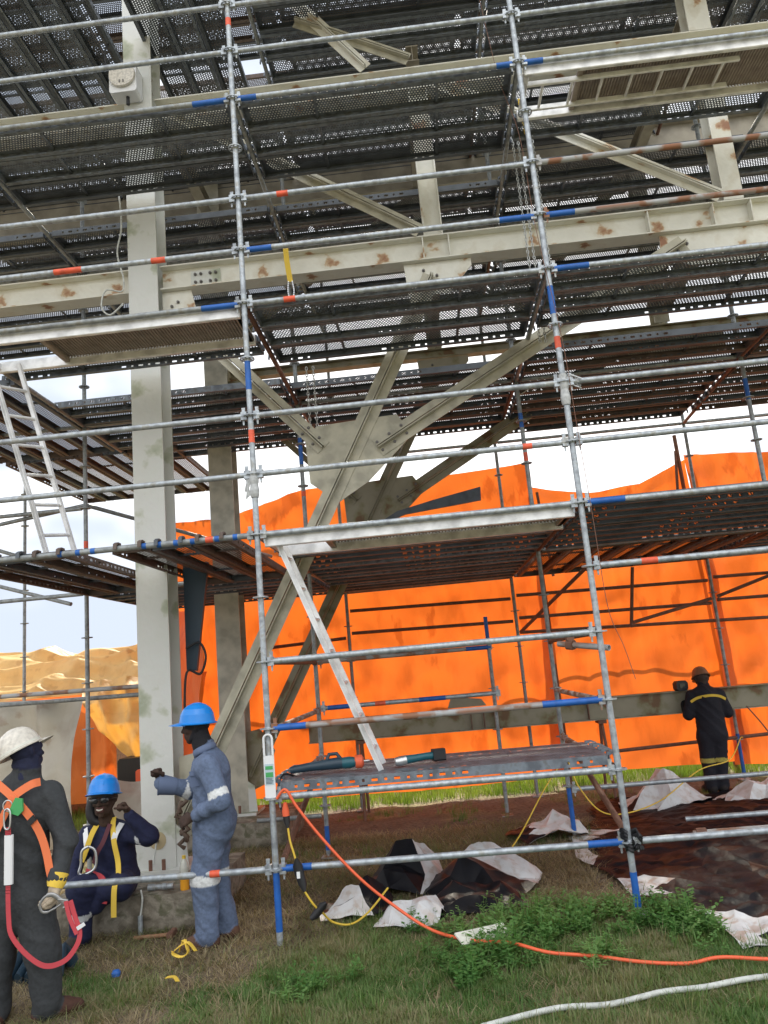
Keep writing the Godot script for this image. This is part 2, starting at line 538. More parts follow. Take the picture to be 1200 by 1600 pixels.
func build_frame() -> void:
	var f := thing("steel_building", "cream painted steel building frame of columns, chords and olive cross braces", "building", Vector3(-2.65, 0, -7.4))
	var P := f.position
	var w := func(a: Vector3, b: Vector3) -> Array: return [a - P, b - P]
	var add_beam := func(called: String, a: Vector3, b: Vector3, d: float, wd: float, m: Material, up := Vector3.UP, label := "") -> MeshInstance3D:
		return part(f, called, ibeam(a - P, b - P, d, wd, up), m, Transform3D(), label)
	# columns: flanges face the camera
	add_beam.call("column", Vector3(-2.65, 0.30, -7.4), Vector3(-2.65, 10.6, -7.4), 0.31, 0.31, M.column, Vector3(0, 0, 1), "cream column with grey green stains standing on the plinth")
	add_beam.call("column", Vector3(-2.62, 0.30, -10.0), Vector3(-2.62, 9.3, -10.0), 0.30, 0.32, M.beige, Vector3(0, 0, 1), "beige grey stained column behind the front one")
	for c in [Vector3(-2.65, 0.30, -7.4), Vector3(-2.62, 0.30, -10.0)]:
		var b := MB.new()
		b.bx(Vector3(-0.27, -0.02, -0.25), Vector3(0.27, 0.012, 0.25))
		part(f, "base_plate", b.mesh(), M.column, Transform3D(Basis(), c - P))
		for s in [-1.0, 1.0]:
			b = MB.new()
			b.prism([Vector2(0, 0), Vector2(0.11, 0), Vector2(0.085, 0.3), Vector2(0, 0.36)], Transform3D(Basis(), Vector3.ZERO) if s > 0 else Transform3D(Basis(Vector3(-1, 0, 0), Vector3.UP, Vector3(0, 0, -1)), Vector3.ZERO), 0.014)
			part(f, "base_gusset", b.mesh(), M.column, Transform3D(Basis(), c + Vector3(s * 0.157, 0.013, 0.142) - P))
		for q in [Vector2(-0.06, 0.2), Vector2(0.06, 0.2)]:
			part(f, "anchor_bolt", cyl(0.018, 0.09, 8), M.tube_brown, Transform3D(Basis(), c + Vector3(q.x, 0.055, 0.215) - P))
	# access plate, brown ring patch and earthing wire at the foot of the front column
	var pb := MB.new()
	pb.tube([Vector3(0, 0, 0), Vector3(0, 0, 0.004)], 0.078, 20)
	var pa := part(f, "patch", pb.mesh(), M.tan, Transform3D(Basis(), Vector3(-2.66, 0.55, -7.2438) - P), "round tan patch with an earthing stud low on the column")
	part(pa, "stud", cyl(0.016, 0.04, 8), M.bolt, Transform3D(Basis(Vector3.RIGHT, PI / 2), Vector3(0, 0, 0.024)))
	# chords
	var z := -7.4
	add_beam.call("chord", Vector3(-6.4, 6.12, z), Vector3(-2.81, 6.12, z), 0.27, 0.2, M.cream, Vector3.UP)
	add_beam.call("chord", Vector3(-2.49, 6.12, z), Vector3(7.6, 6.12, z), 0.27, 0.2, M.cream, Vector3.UP)
	add_beam.call("chord", Vector3(-2.49, 8.15, z), Vector3(7.6, 8.15, z), 0.27, 0.2, M.cream, Vector3.UP)
	add_beam.call("chord", Vector3(-6.4, 8.15, z), Vector3(-2.81, 8.15, z), 0.27, 0.2, M.cream, Vector3.UP)
	add_beam.call("chord", Vector3(-6.4, 8.85, -10.0), Vector3(8.6, 8.85, -10.0), 0.6, 0.24, M.roof_panel, Vector3.UP)
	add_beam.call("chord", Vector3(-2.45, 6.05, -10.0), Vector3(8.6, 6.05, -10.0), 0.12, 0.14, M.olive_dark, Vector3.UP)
	for x in [0.42, 3.5]:
		add_beam.call("post", Vector3(x, 6.26, z), Vector3(x, 8.01, z), 0.2, 0.2 if x > 1.0 else 0.17, M.cream, Vector3(0, 0, 1) if x > 1.0 else Vector3(1, 0, 0))
		add_beam.call("post", Vector3(x, 6.12, -10), Vector3(x, 8.54, -10), 0.2, 0.2, M.olive, Vector3(0, 0, 1))
	add_beam.call("post", Vector3(3.5, 8.29, z), Vector3(3.5, 10.4, z), 0.2, 0.24, M.cream, Vector3(0, 0, 1))
	# beams across, from the front truss to the back one
	for x in [-2.65, 0.42, 3.5]:
		for y in [6.3, 8.62]:
			if x < -2.0 and y < 7.0: continue
			add_beam.call("cross_beam", Vector3(x, y + 0.03, -7.52), Vector3(x, y + 0.03, -9.86), 0.2, 0.14, M.roof_panel, Vector3.UP)
	# stiffeners on the lower chord
	for x in [0.30, 0.57, 2.62, 3.28, 3.66]:
		var sb := MB.new()
		sb.bx(Vector3(-0.006, -0.12, 0.0055), Vector3(0.006, 0.12, 0.095))
		part(f, "stiffener", sb.mesh(), M.cream, Transform3D(Basis(), Vector3(x, 6.12, z) - P))
	# diagonals of the truss: pairs of channels
	for d in [[Vector3(-2.3, 8.08, z + 0.12), Vector3(0.28, 6.30, z + 0.12), M.olive], [Vector3(0.6, 8.05, z + 0.12), Vector3(3.36, 6.30, z + 0.12), M.cream], [Vector3(-0.9, 9.35, z + 0.12), Vector3(-0.12, 8.32, z + 0.12), M.cream], [Vector3(-0.85, 9.05, z + 0.1), Vector3(0.36, 8.38, z + 0.1), M.olive],
			[Vector3(3.3, 8.4, -9.9), Vector3(1.6, 6.5, -9.9), M.olive_dark], [Vector3(-2.4, 6.5, -9.9), Vector3(0.3, 8.4, -9.9), M.olive_dark]]:
		part(f, "diagonal", double_angle(d[0] - P, d[1] - P, 0.07), d[2])
	# cross braces under the chord, front and back planes
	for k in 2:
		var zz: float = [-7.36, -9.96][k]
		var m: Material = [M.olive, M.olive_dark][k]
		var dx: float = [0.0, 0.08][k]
		var hub := Vector2(-0.66 + dx, 4.05)
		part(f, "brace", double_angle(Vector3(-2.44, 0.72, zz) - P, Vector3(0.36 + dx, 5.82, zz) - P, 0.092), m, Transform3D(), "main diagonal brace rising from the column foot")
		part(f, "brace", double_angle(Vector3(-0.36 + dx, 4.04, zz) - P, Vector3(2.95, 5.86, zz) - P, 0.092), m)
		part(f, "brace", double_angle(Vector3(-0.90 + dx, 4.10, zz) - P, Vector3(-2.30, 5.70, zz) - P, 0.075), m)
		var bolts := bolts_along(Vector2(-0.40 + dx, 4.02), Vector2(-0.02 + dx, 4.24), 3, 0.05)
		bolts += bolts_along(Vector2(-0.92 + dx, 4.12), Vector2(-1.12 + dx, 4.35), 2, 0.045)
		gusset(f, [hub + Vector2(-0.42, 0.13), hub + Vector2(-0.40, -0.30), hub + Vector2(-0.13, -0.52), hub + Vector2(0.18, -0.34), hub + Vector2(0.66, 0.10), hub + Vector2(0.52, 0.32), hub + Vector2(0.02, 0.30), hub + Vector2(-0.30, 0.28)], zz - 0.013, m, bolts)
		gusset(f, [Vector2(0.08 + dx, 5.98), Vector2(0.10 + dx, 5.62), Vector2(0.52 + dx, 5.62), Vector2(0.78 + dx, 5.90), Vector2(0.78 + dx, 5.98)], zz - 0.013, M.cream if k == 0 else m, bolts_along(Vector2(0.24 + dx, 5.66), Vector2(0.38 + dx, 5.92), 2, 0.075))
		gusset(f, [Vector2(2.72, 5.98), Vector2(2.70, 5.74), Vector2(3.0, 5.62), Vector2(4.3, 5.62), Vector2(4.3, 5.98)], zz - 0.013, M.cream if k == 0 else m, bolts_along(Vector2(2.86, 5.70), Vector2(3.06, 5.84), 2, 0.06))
		gusset(f, [Vector2(-2.49, 5.98), Vector2(-2.49, 5.52), Vector2(-2.25, 5.52), Vector2(-2.12, 5.70), Vector2(-2.18, 5.98)], zz - 0.013, M.cream if k == 0 else m, bolts_along(Vector2(-2.4, 5.9), Vector2(-2.22, 5.62), 2, 0.04))
		gusset(f, [Vector2(-2.48, 0.52), Vector2(-2.28, 0.60), Vector2(-2.12, 1.0), Vector2(-2.3, 1.28), Vector2(-2.48, 1.25)], zz - 0.013, m, [])
	# splice with bolts by the column
	var sp := MB.new()
	sp.bx(Vector3(-0.16, -0.09, 0), Vector3(0.16, 0.09, 0.012))
	var s2 := part(f, "splice_plate", sp.mesh(), M.column, Transform3D(Basis(), Vector3(-2.02, 6.11, z + 0.0055) - P))
	for x in [-0.11, -0.05, 0.05, 0.11]:
		for y in [-0.045, 0.045]:
			part(s2, "bolt", bolt_mesh(), M.bolt, Transform3D(Basis(), Vector3(x, y, 0.013)))
	# plinths
	for c in [[Vector3(-2.66, 0, -7.15), Vector3(1.30, 0.30, 1.3), "weathered concrete plinth under the stained front column"], [Vector3(-2.5, 0, -9.9), Vector3(1.2, 0.30, 1.2), "concrete plinth under the back column"]]:
		var b := MB.new()
		var s: Vector3 = c[1]
		var y0 := -0.06
		var ch := 0.02
		b.box(Transform3D(Basis(), Vector3(0, (s.y - ch + y0) * 0.5, 0)), Vector3(s.x, s.y - ch - y0, s.z))
		var lo := [Vector3(-s.x / 2, s.y - ch, s.z / 2), Vector3(s.x / 2, s.y - ch, s.z / 2), Vector3(s.x / 2, s.y - ch, -s.z / 2), Vector3(-s.x / 2, s.y - ch, -s.z / 2)]
		var hi := []
		for q in lo: hi.append(Vector3(q.x - signf(q.x) * ch, s.y - 0.021, q.z - signf(q.z) * ch))
		for i in 4: b.quad(lo[i], lo[(i + 1) % 4], hi[(i + 1) % 4], hi[i])
		b.quad(hi[0], hi[1], hi[2], hi[3])
		solo("concrete_plinth", b.mesh(), M.concrete, c[0], c[2], "plinth")

# ---------------------------------------------------------------- scaffold
func rosette_mesh() -> Mesh:
	if not shared.has("rosette"):
		var b := MB.new()
		b.lathe([Vector2(0.030, -0.005), Vector2(0.037, -0.005), Vector2(0.037, 0.005), Vector2(0.030, 0.005), Vector2(0.030, -0.005)], Transform3D(), 16)
		b.lathe([Vector2(0.053, -0.005), Vector2(0.062, -0.005), Vector2(0.062, 0.005), Vector2(0.053, 0.005), Vector2(0.053, -0.005)], Transform3D(), 16)
		for k in 8:
			b.box(Transform3D(Basis(Vector3.UP, TAU * (k + 0.5) / 8), Vector3.ZERO).translated_local(Vector3(0.045, 0, 0)), Vector3(0.02, 0.0085, 0.012))
		b.lathe([Vector2(0.0243, -0.012), Vector2(0.031, -0.004), Vector2(0.031, 0.004), Vector2(0.0243, 0.012)], Transform3D(), 12)
		shared.rosette = b.mesh()
	return shared.rosette

func wedge_mesh() -> Mesh:
	if not shared.has("wedge"):
		var b := MB.new()
		b.bx(Vector3(-0.02, -0.034, -0.022), Vector3(0.028, 0.034, 0.022))
		b.prism([Vector2(-0.008, -0.075), Vector2(0.004, -0.075), Vector2(0.016, 0.075), Vector2(-0.014, 0.075)], Transform3D(), 0.006)
		shared.wedge = b.mesh()
	return shared.wedge

func standard(x: float, z: float, top: float, m: Material, label: String, bottom := 0.0, bands := []) -> void:
	var s := pipe(scaffold, "standard", Vector3(x, bottom + 0.04, z), Vector3(x, top, z), m, 0.0242, label)
	var mid := (bottom + 0.04 + top) * 0.5
	for k in 20:
		if lv(k) < top and lv(k) > bottom:
			part(s, "rosette", rosette_mesh(), m, Transform3D(Basis(Vector3.UP, 0.3), Vector3(0, lv(k) - mid, 0)))
	for q in bands:
		band(s, (q[0] + q[1]) * 0.5 - mid, q[1] - q[0], q[2])
	# screw jack and base plate
	if bottom < 0.1:
		part(s, "base_jack", cyl(0.017, 0.12, 8), M.tube_rust, Transform3D(Basis(), Vector3(0, 0.02 - mid + bottom, 0)))
		var b := MB.new()
		b.bx(Vector3(-0.07, -0.006, -0.07), Vector3(0.07, 0.006, 0.07))
		part(s, "base_plate", b.mesh(), M.tube_rust, Transform3D(Basis(), Vector3(0, bottom + 0.012 - mid + ground_y(x, z), 0)))

func ledger(a: Vector3, b: Vector3, m: Material, bands := [], heads := true, called := "ledger") -> MeshInstance3D:
	var d := (b - a).normalized()
	var p := pipe(scaffold, called, a + d * 0.045, b - d * 0.045, m)
	var l := a.distance_to(b) - 0.09
	if heads:
		for s in [-1.0, 1.0]:
			# the head's long wedge stands upright; local y of the tube runs along it
			var up := p.basis.inverse() * Vector3.UP
			var yv := Vector3(0, s, 0)
			part(p, "wedge_head", wedge_mesh(), m, Transform3D(Basis(yv, up, yv.cross(up)), Vector3(0, s * (l * 0.5 - 0.012), 0)))
	for q in bands:   # [start, end] as shares of the length
		band(p, (((q[0] + q[1]) * 0.5) - 0.5) * l, (q[1] - q[0]) * l, q[2])
	return p

func build_scaffold() -> void:
	scaffold = thing("scaffold", "galvanised ring lock tube scaffold built around the steel frame", "scaffold", Vector3(0, 0, -8.55))
	var B: Material = M.blue
	var R: Material = M.red
	# front row
	standard(XS[1], ZS[0], 9.6, M.galv, "")
	standard(XS[2], ZS[0], 9.6, M.galv, "front standard between the left and middle bays", -0.045, [[0.1, 0.50, B], [4.25, 4.50, B], [3.79, 3.90, R], [7.80, 7.88, R]])
	standard(XS[3], ZS[0], 9.6, M.galv, "front standard between the middle and right bays", 0.04, [[0.09, 0.32, B], [4.62, 4.87, B], [4.32, 4.42, R]])
	standard(XS[4], ZS[0], 9.6, M.galv, "")
	# middle and back rows
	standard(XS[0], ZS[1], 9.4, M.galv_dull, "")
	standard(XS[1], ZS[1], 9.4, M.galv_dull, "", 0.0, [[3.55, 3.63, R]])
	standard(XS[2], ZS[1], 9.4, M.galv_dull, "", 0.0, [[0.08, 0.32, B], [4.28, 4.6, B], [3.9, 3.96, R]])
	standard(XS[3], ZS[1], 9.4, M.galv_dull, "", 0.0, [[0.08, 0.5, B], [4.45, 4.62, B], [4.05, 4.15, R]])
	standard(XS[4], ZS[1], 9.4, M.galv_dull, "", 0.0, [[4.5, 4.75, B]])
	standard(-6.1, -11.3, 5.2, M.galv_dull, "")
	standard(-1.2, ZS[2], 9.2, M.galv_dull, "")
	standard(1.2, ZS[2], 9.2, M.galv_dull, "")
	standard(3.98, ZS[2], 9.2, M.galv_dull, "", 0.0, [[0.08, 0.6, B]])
	standard(0.69, -9.99, 2.42, M.galv_dull, "short standard with a blue top end", 0.0, [[2.12, 2.42, B]])
	# ledgers of the front row; bands are shares of the bay
	var fr := func(bay: int, k: int, m: Material, bands := []) -> void:
		ledger(Vector3(XS[bay], lv(k), ZS[0]), Vector3(XS[bay + 1], lv(k), ZS[0]), m, bands)
	fr.call(1, 0, M.galv, [[0.82, 0.85, R]])
	fr.call(2, 0, M.galv, [[0.0, 0.09, B], [0.90, 1.0, B]])
	fr.call(3, 0, M.galv)
	fr.call(2, 1, M.galv)
	fr.call(2, 2, M.tube_rust, [[0.0, 0.1, B], [0.82, 1.0, B]])
	fr.call(2, 3, M.galv)
	fr.call(3, 4, M.galv, [[0.14, 0.19, R]])
	for k in [5, 6, 7, 9, 10, 11, 13, 14, 15]:
		var deck: bool = k in [5, 9, 13]
		var bl := [[0.87, 1.0, B]] if k in [9, 13] else []
		if k == 5: bl = [[0.36, 0.375, B], [0.42, 0.435, B], [0.47, 0.485, B], [0.64, 0.655, B], [0.69, 0.705, B], [0.745, 0.76, B], [0.80, 0.815, B], [0.85, 0.875, R], [0.88, 0.895, B], [0.94, 0.955, B]]
		if k == 10: bl = [[0.35, 0.45, R], [0.7, 0.75, R]]
		fr.call(1, k, M.galv if not deck else M.galv_dull, bl)
		var bm := []
		if k == 9: bm = [[0.12, 0.16, R]]
		if k == 10: bm = [[0.0, 0.09, B], [0.88, 1.0, B]]
		if k == 11: bm = [[0.12, 0.16, R]]
		if k == 13: bm = [[0.0, 0.07, B], [0.94, 1.0, B]]
		if k == 6: bm = [[0.86, 0.89, R]]
		fr.call(2, k, M.galv, bm)
		var br := []
		if k in [5, 9]: br = [[0.0, 0.12, B]]
		if k == 10: br = [[0.0, 0.1, B]]
		if k == 13: br = [[0.0, 0.07, B]]
		if k < 15: fr.call(3, k, M.tube_rust if k in [10, 11] else M.galv, br)
	# ledgers of the middle and back rows
	for bay in 5:
		for k in [5, 9, 13, 17]:
			if k == 17 and bay == 0: continue
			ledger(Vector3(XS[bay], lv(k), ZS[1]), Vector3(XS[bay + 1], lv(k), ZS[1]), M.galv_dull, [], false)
	for k in [6, 7]:
		ledger(Vector3(XS[0], lv(k), ZS[1]), Vector3(XS[1], lv(k), ZS[1]), M.galv_dull, [], false)
	ledger(Vector3(XS[2], lv(2), ZS[1]), Vector3(0.69, lv(2), ZS[1] - 0.03), M.galv, [[0.03, 0.2, B], [0.3, 0.36, R], [0.55, 0.7, B]])
	ledger(Vector3(XS[2], lv(3), ZS[1]), Vector3(0.69, lv(3), ZS[1] - 0.6), M.tube_rust, [[0.85, 1.0, B]])
	ledger(Vector3(XS[3], lv(0) - 0.04, ZS[1]), Vector3(XS[4], lv(0) - 0.04, ZS[1]), M.galv)
	ledger(Vector3(-2.1, lv(0) - 0.1, ZS[1]), Vector3(XS[2], lv(0) - 0.1, ZS[1]), M.galv_dull, [], false)
	ledger(Vector3(XS[1] - 2.57, 1.98, ZS[1]), Vector3(-2.9, 1.93, ZS[1]), M.tube_rust, [], false)
	ledger(Vector3(XS[1] - 2.57, 1.88, ZS[1] - 0.12), Vector3(-2.9, 1.84, ZS[1] - 0.12), M.galv_dull, [], false)
	for q in [[-1.2, 1.2], [1.2, 3.98], [3.98, 6.6]]:
		for y in [2.42, 2.74]:
			ledger(Vector3(q[0], y, ZS[2]), Vector3(q[1], y - 0.04, ZS[2]), M.tube_brown, [], false)
		for k in [5, 9, 13]:
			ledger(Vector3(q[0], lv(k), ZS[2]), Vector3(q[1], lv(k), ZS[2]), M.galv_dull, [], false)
	ledger(Vector3(-2.4, 2.32, ZS[2]), Vector3(-1.2, 2.36, ZS[2]), M.tube_brown, [], false)
	ledger(Vector3(1.2, 2.22, ZS[2] - 0.1), Vector3(6.6, 2.06, ZS[2] - 0.1), M.tube_brown, [], false)
	ledger(Vector3(2.2, 0.5, ZS[2]), Vector3(6.4, 0.62, ZS[2]), M.tube_brown, [], false)
	# transoms, front to back
	for i in XS.size():
		if i == 0 or i == 5: continue
		for k in [5, 9, 13, 17]:
			var rust: bool = (k == 5 and i == 3) or (k == 9 and i in [2, 4])
			ledger(Vector3(XS[i], lv(k), ZS[0]), Vector3(XS[i], lv(k), ZS[1]), M.tube_brown if rust else M.galv_dull, [], false, "transom")
			ledger(Vector3(XS[i], lv(k), ZS[1]), Vector3([0, -3.887, -1.2, 1.2, 3.98][i], lv(k), ZS[2]), M.tube_brown if i > 2 else M.galv_dull, [], false, "transom")
	for i in [2, 3]:
		ledger(Vector3(XS[i], lv(1), ZS[0]), Vector3(XS[i], lv(1), ZS[1]), M.tube_rust, [], true, "transom")
		ledger(Vector3(XS[i], lv(3), ZS[0]), Vector3(XS[i], lv(3), ZS[1]), M.tube_brown, [], true, "transom")
		ledger(Vector3(XS[i], lv(2) - 0.02, ZS[0]), Vector3(XS[i], lv(2) - 0.02, ZS[1]), M.tube_rust, [], true, "transom")
	# bracing low down, front to back
	for q in [[Vector3(XS[2] + 0.04, 0.56, ZS[0] - 0.1), Vector3(XS[2] + 0.06, 1.0, ZS[1] + 0.6)], [Vector3(XS[3] + 0.0, 0.58, ZS[0] - 0.1), Vector3(XS[3] - 0.03, 1.04, ZS[1] + 0.6)]]:
		ledger(q[0], q[1], M.tube_brown, [], false, "diagonal_brace")
	ledger(Vector3(1.2, 2.2, -10.9), Vector3(2.0, 2.95, -9.0), M.tube_brown, [], false, "diagonal_brace")
	ledger(Vector3(3.98, 2.45, -11.1), Vector3(6.4, 3.2, -10.4), M.tube_brown, [], false, "diagonal_brace")
	ledger(Vector3(2.75, 2.1, -11.0), Vector3(2.85, 3.0, -10.8), M.tube_brown, [], false, "diagonal_brace")
	ledger(Vector3(2.75, 2.2, -11.0), Vector3(3.98, 2.45, -11.1), M.tube_brown, [], false, "diagonal_brace")
	# guard rails of the left corner
	ledger(Vector3(XS[1] - 2.5, 3.78, ZS[1] - 0.1), Vector3(XS[1] + 0.04, 4.08, ZS[1] - 0.05), M.galv_dull, [], false, "guard_rail")
	ledger(Vector3(XS[1] - 0.05, 4.08, ZS[1]), Vector3(-2.2, 3.62, ZS[2] + 0.1), M.galv_dull, [], false, "guard_rail")
	ledger(Vector3(-6.2, 4.1, -9.4), Vector3(-3.6, 3.1, -9.0), M.galv_dull, [], false, "guard_rail")
	ledger(Vector3(-5.9, 3.5, -9.4), Vector3(-4.2, 2.95, -8.9), M.galv_dull, [], false, "guard_rail")
	# loose tube clamped near the right standard
	var lt := thing("scaffold_tube", "short loose scaffold tube clamped behind the right front standard", "scaffold tube", Vector3(1.1, 2.0, -6.4))
	var hb := MB.new()
	hb.lathe([Vector2(0.020, -0.24), Vector2(0.0242, -0.24), Vector2(0.0242, 0.24), Vector2(0.020, 0.24), Vector2(0.020, -0.24)], Transform3D(), 14)
	var hx := along(Vector3(-0.14, 0.02, -0.14), Vector3(0.25, -0.06, 0.25))
	hx.origin = Vector3(0.1, -0.07, 0)
	part(lt, "tube", hb.mesh(), M.tube_rust, hx)
	var cb := MB.new()
	cb.bar(Transform3D(hx.basis.rotated(hx.basis.x, PI / 2), hx.origin + hx.basis.y * -0.12), 0.075, 0.075, 0.06, 0.015)
	cb.bar(Transform3D(Basis(), hx.origin + hx.basis.y * -0.12 + Vector3(0, 0.07, 0)), 0.06, 0.08, 0.075, 0.012)
	part(lt, "coupler", cb.mesh(), M.tube_brown)
# ---------------------------------------------------------------- decks
# plank: x along its length (centred), y = 0 at its top, z across (centred)
func plank_meshes(l: float, w: float) -> Dictionary:
	var key := "plank%.2f/%.2f" % [l, w]
	if shared.has(key):
		return shared[key]
	var top := MB.new()
	var h := w * 0.5
	var pitch := 0.028
	var rows := int((w - 0.075) / pitch)
	var z0 := -rows * pitch * 0.5
	var nx := int((l - 0.16) / pitch) - 1
	var x0 := -nx * pitch * 0.5
	var up := Vector3.UP
	var flat := func(xa: float, za: float, xb: float, zb: float) -> void:
		top.quad(Vector3(xa, 0, zb), Vector3(xb, 0, zb), Vector3(xb, 0, za), Vector3(xa, 0, za))
	flat.call(-l * 0.5 + 0.05, -h, l * 0.5 - 0.05, z0)
	flat.call(-l * 0.5 + 0.05, -z0, l * 0.5 - 0.05, h)
	for r in rows:
		var za := z0 + r * pitch
		var off := pitch * 0.5 if r % 2 else 0.0
		flat.call(-l * 0.5 + 0.05, za, x0 + off, za + pitch)
		flat.call(x0 + nx * pitch + off - (pitch if r % 2 else 0.0), za, l * 0.5 - 0.05, za + pitch)
		for i in (nx - 1 if r % 2 else nx):
			var xa := x0 + off + i * pitch
			var m := Vector3(xa + pitch * 0.5, 0, za + pitch * 0.5)
			var o := [m + Vector3(-pitch, 0, pitch) * 0.5, m + Vector3(pitch, 0, pitch) * 0.5, m + Vector3(pitch, 0, -pitch) * 0.5, m + Vector3(-pitch, 0, -pitch) * 0.5]
			var q := 0.235 * pitch
			var n := [m + Vector3(-q, 0, q), m + Vector3(q, 0, q), m + Vector3(q, 0, -q), m + Vector3(-q, 0, -q)]
			for k in 4:
				var j := (k + 1) % 4
				top.quad(o[k], o[j], n[j], n[k])
	# stiffening bars under the plate
	for x in [-l * 0.22, l * 0.22]:
		top.bx(Vector3(x - 0.012, -0.022, -h + 0.004), Vector3(x + 0.012, -0.003, h - 0.004))
	var rail := MB.new()   # one edge, at z = 0 facing +z: web with slots, lip turned inwards
	var cell := 0.085
	var cnt := int((l - 0.2) / cell)
	var xs := -cnt * cell * 0.5
	var web := func(xa: float, xb: float, ya: float, yb: float) -> void:
		rail.quad(Vector3(xa, ya, 0), Vector3(xb, ya, 0), Vector3(xb, yb, 0), Vector3(xa, yb, 0))
	web.call(-l * 0.5 + 0.05, xs, -0.068, 0.0)
	web.call(-xs, l * 0.5 - 0.05, -0.068, 0.0)
	for i in cnt:
		var xa := xs + i * cell
		var hw := 0.022 if i % 2 else 0.010
		if (i / 8) % 3 == 2: hw = 0.0
		var cx := xa + cell * 0.5
		if hw == 0.0:
			web.call(xa, xa + cell, -0.068, 0.0)
			continue
		web.call(xa, cx - hw, -0.068, 0.0)
		web.call(cx + hw, xa + cell, -0.068, 0.0)
		web.call(cx - hw, cx + hw, -0.068, -0.046)
		web.call(cx - hw, cx + hw, -0.024, 0.0)
	rail.quad(Vector3(-l * 0.5 + 0.05, -0.068, -0.038), Vector3(l * 0.5 - 0.05, -0.068, -0.038), Vector3(l * 0.5 - 0.05, -0.068, 0), Vector3(-l * 0.5 + 0.05, -0.068, 0))
	rail.quad(Vector3(-l * 0.5 + 0.05, -0.056, -0.038), Vector3(l * 0.5 - 0.05, -0.056, -0.038), Vector3(l * 0.5 - 0.05, -0.068, -0.038), Vector3(-l * 0.5 + 0.05, -0.068, -0.038))
	var e := MB.new()      # end: plate and two claws over the tube
	e.bx(Vector3(-0.006, -0.068, -h), Vector3(0.0, -0.001, h))
	for s in [-1.0, 1.0]:
		var poly := [Vector2(0.0, -0.05), Vector2(0.02, -0.05), Vector2(0.018, -0.012), Vector2(0.05, 0.005), Vector2(0.082, -0.012), Vector2(0.088, -0.045), Vector2(0.1, -0.045), Vector2(0.094, 0.0), Vector2(0.055, 0.018), Vector2(0.0, 0.016)]
		e.prism(poly, Transform3D(Basis(), Vector3(0, 0, s * h * 0.62)), 0.03)
	shared[key] = {"top": top.mesh(), "rail": rail.mesh(), "end": e.mesh()}
	return shared[key]

var ord_words := ["first", "second", "third", "fourth", "fifth", "sixth", "seventh", "eighth", "ninth", "tenth", "eleventh", "twelfth", "thirteenth", "fourteenth", "fifteenth", "sixteenth"]

func plank(x: Transform3D, l: float, m: Material, label: String, group: String, w := 0.32) -> Node3D:
	var k := plank_meshes(l, w)
	var o := thing("scaffold_plank", label, "plank", Vector3.ZERO, group)
	o.transform = x
	part(o, "deck_plate", k.top, m)
	for s in [-1.0, 1.0]:
		var t := Transform3D(Basis() if s > 0 else Basis(Vector3.UP, PI), Vector3(0, 0, s * (w * 0.5)))
		part(o, "side_rail", k.rail, m, t)
		t = Transform3D(Basis() if s > 0 else Basis(Vector3.UP, PI), Vector3(s * (l * 0.5 - 0.05), 0, 0))
		part(o, "end_hook", k.end, m, t)
	return o

# rows of planks that run along x, from z0 backwards
func deck_x(k: int, bay: int, z0: float, count: int, mats: Array, where: String, skip := [], w := 0.32, l := 2.57) -> void:
	var xm: float = XS[bay] + 1.285
	for i in count:
		if i in skip: continue
		var z := z0 - (w + 0.014) * (i + 0.5)
		var m: Material = mats[i % mats.size()]
		var tilt := Basis(Vector3.RIGHT, rng.randf_range(-0.012, 0.012)) * Basis(Vector3.UP, rng.randf_range(-0.003, 0.003))
		plank(Transform3D(tilt, Vector3(xm, lv(k) + (0.036 if k > 1 else 0.098) + rng.randf_range(-0.004, 0.004), z)), l, m, "steel plank %s from front, %s" % [ord_words[i], where], "steel planks of the decks", w)

# planks that run front to back, from x0 to the right
func deck_z(k: int, x0: float, zf: float, count: int, mats: Array, where: String, skip := [], w := 0.32, l := 2.57) -> void:
	for i in count:
		if i in skip: continue
		var x := x0 + (w + 0.014) * (i + 0.5)
		var m: Material = mats[i % mats.size()]
		var tilt := Basis(Vector3.BACK, rng.randf_range(-0.012, 0.012)) * Basis(Vector3.UP, PI / 2)
		plank(Transform3D(tilt, Vector3(x, lv(k) + 0.036 + rng.randf_range(-0.004, 0.004), zf - l * 0.5)), l, m, "cross-laid steel plank %s from left, %s" % [ord_words[i], where], "steel planks of the decks", w)

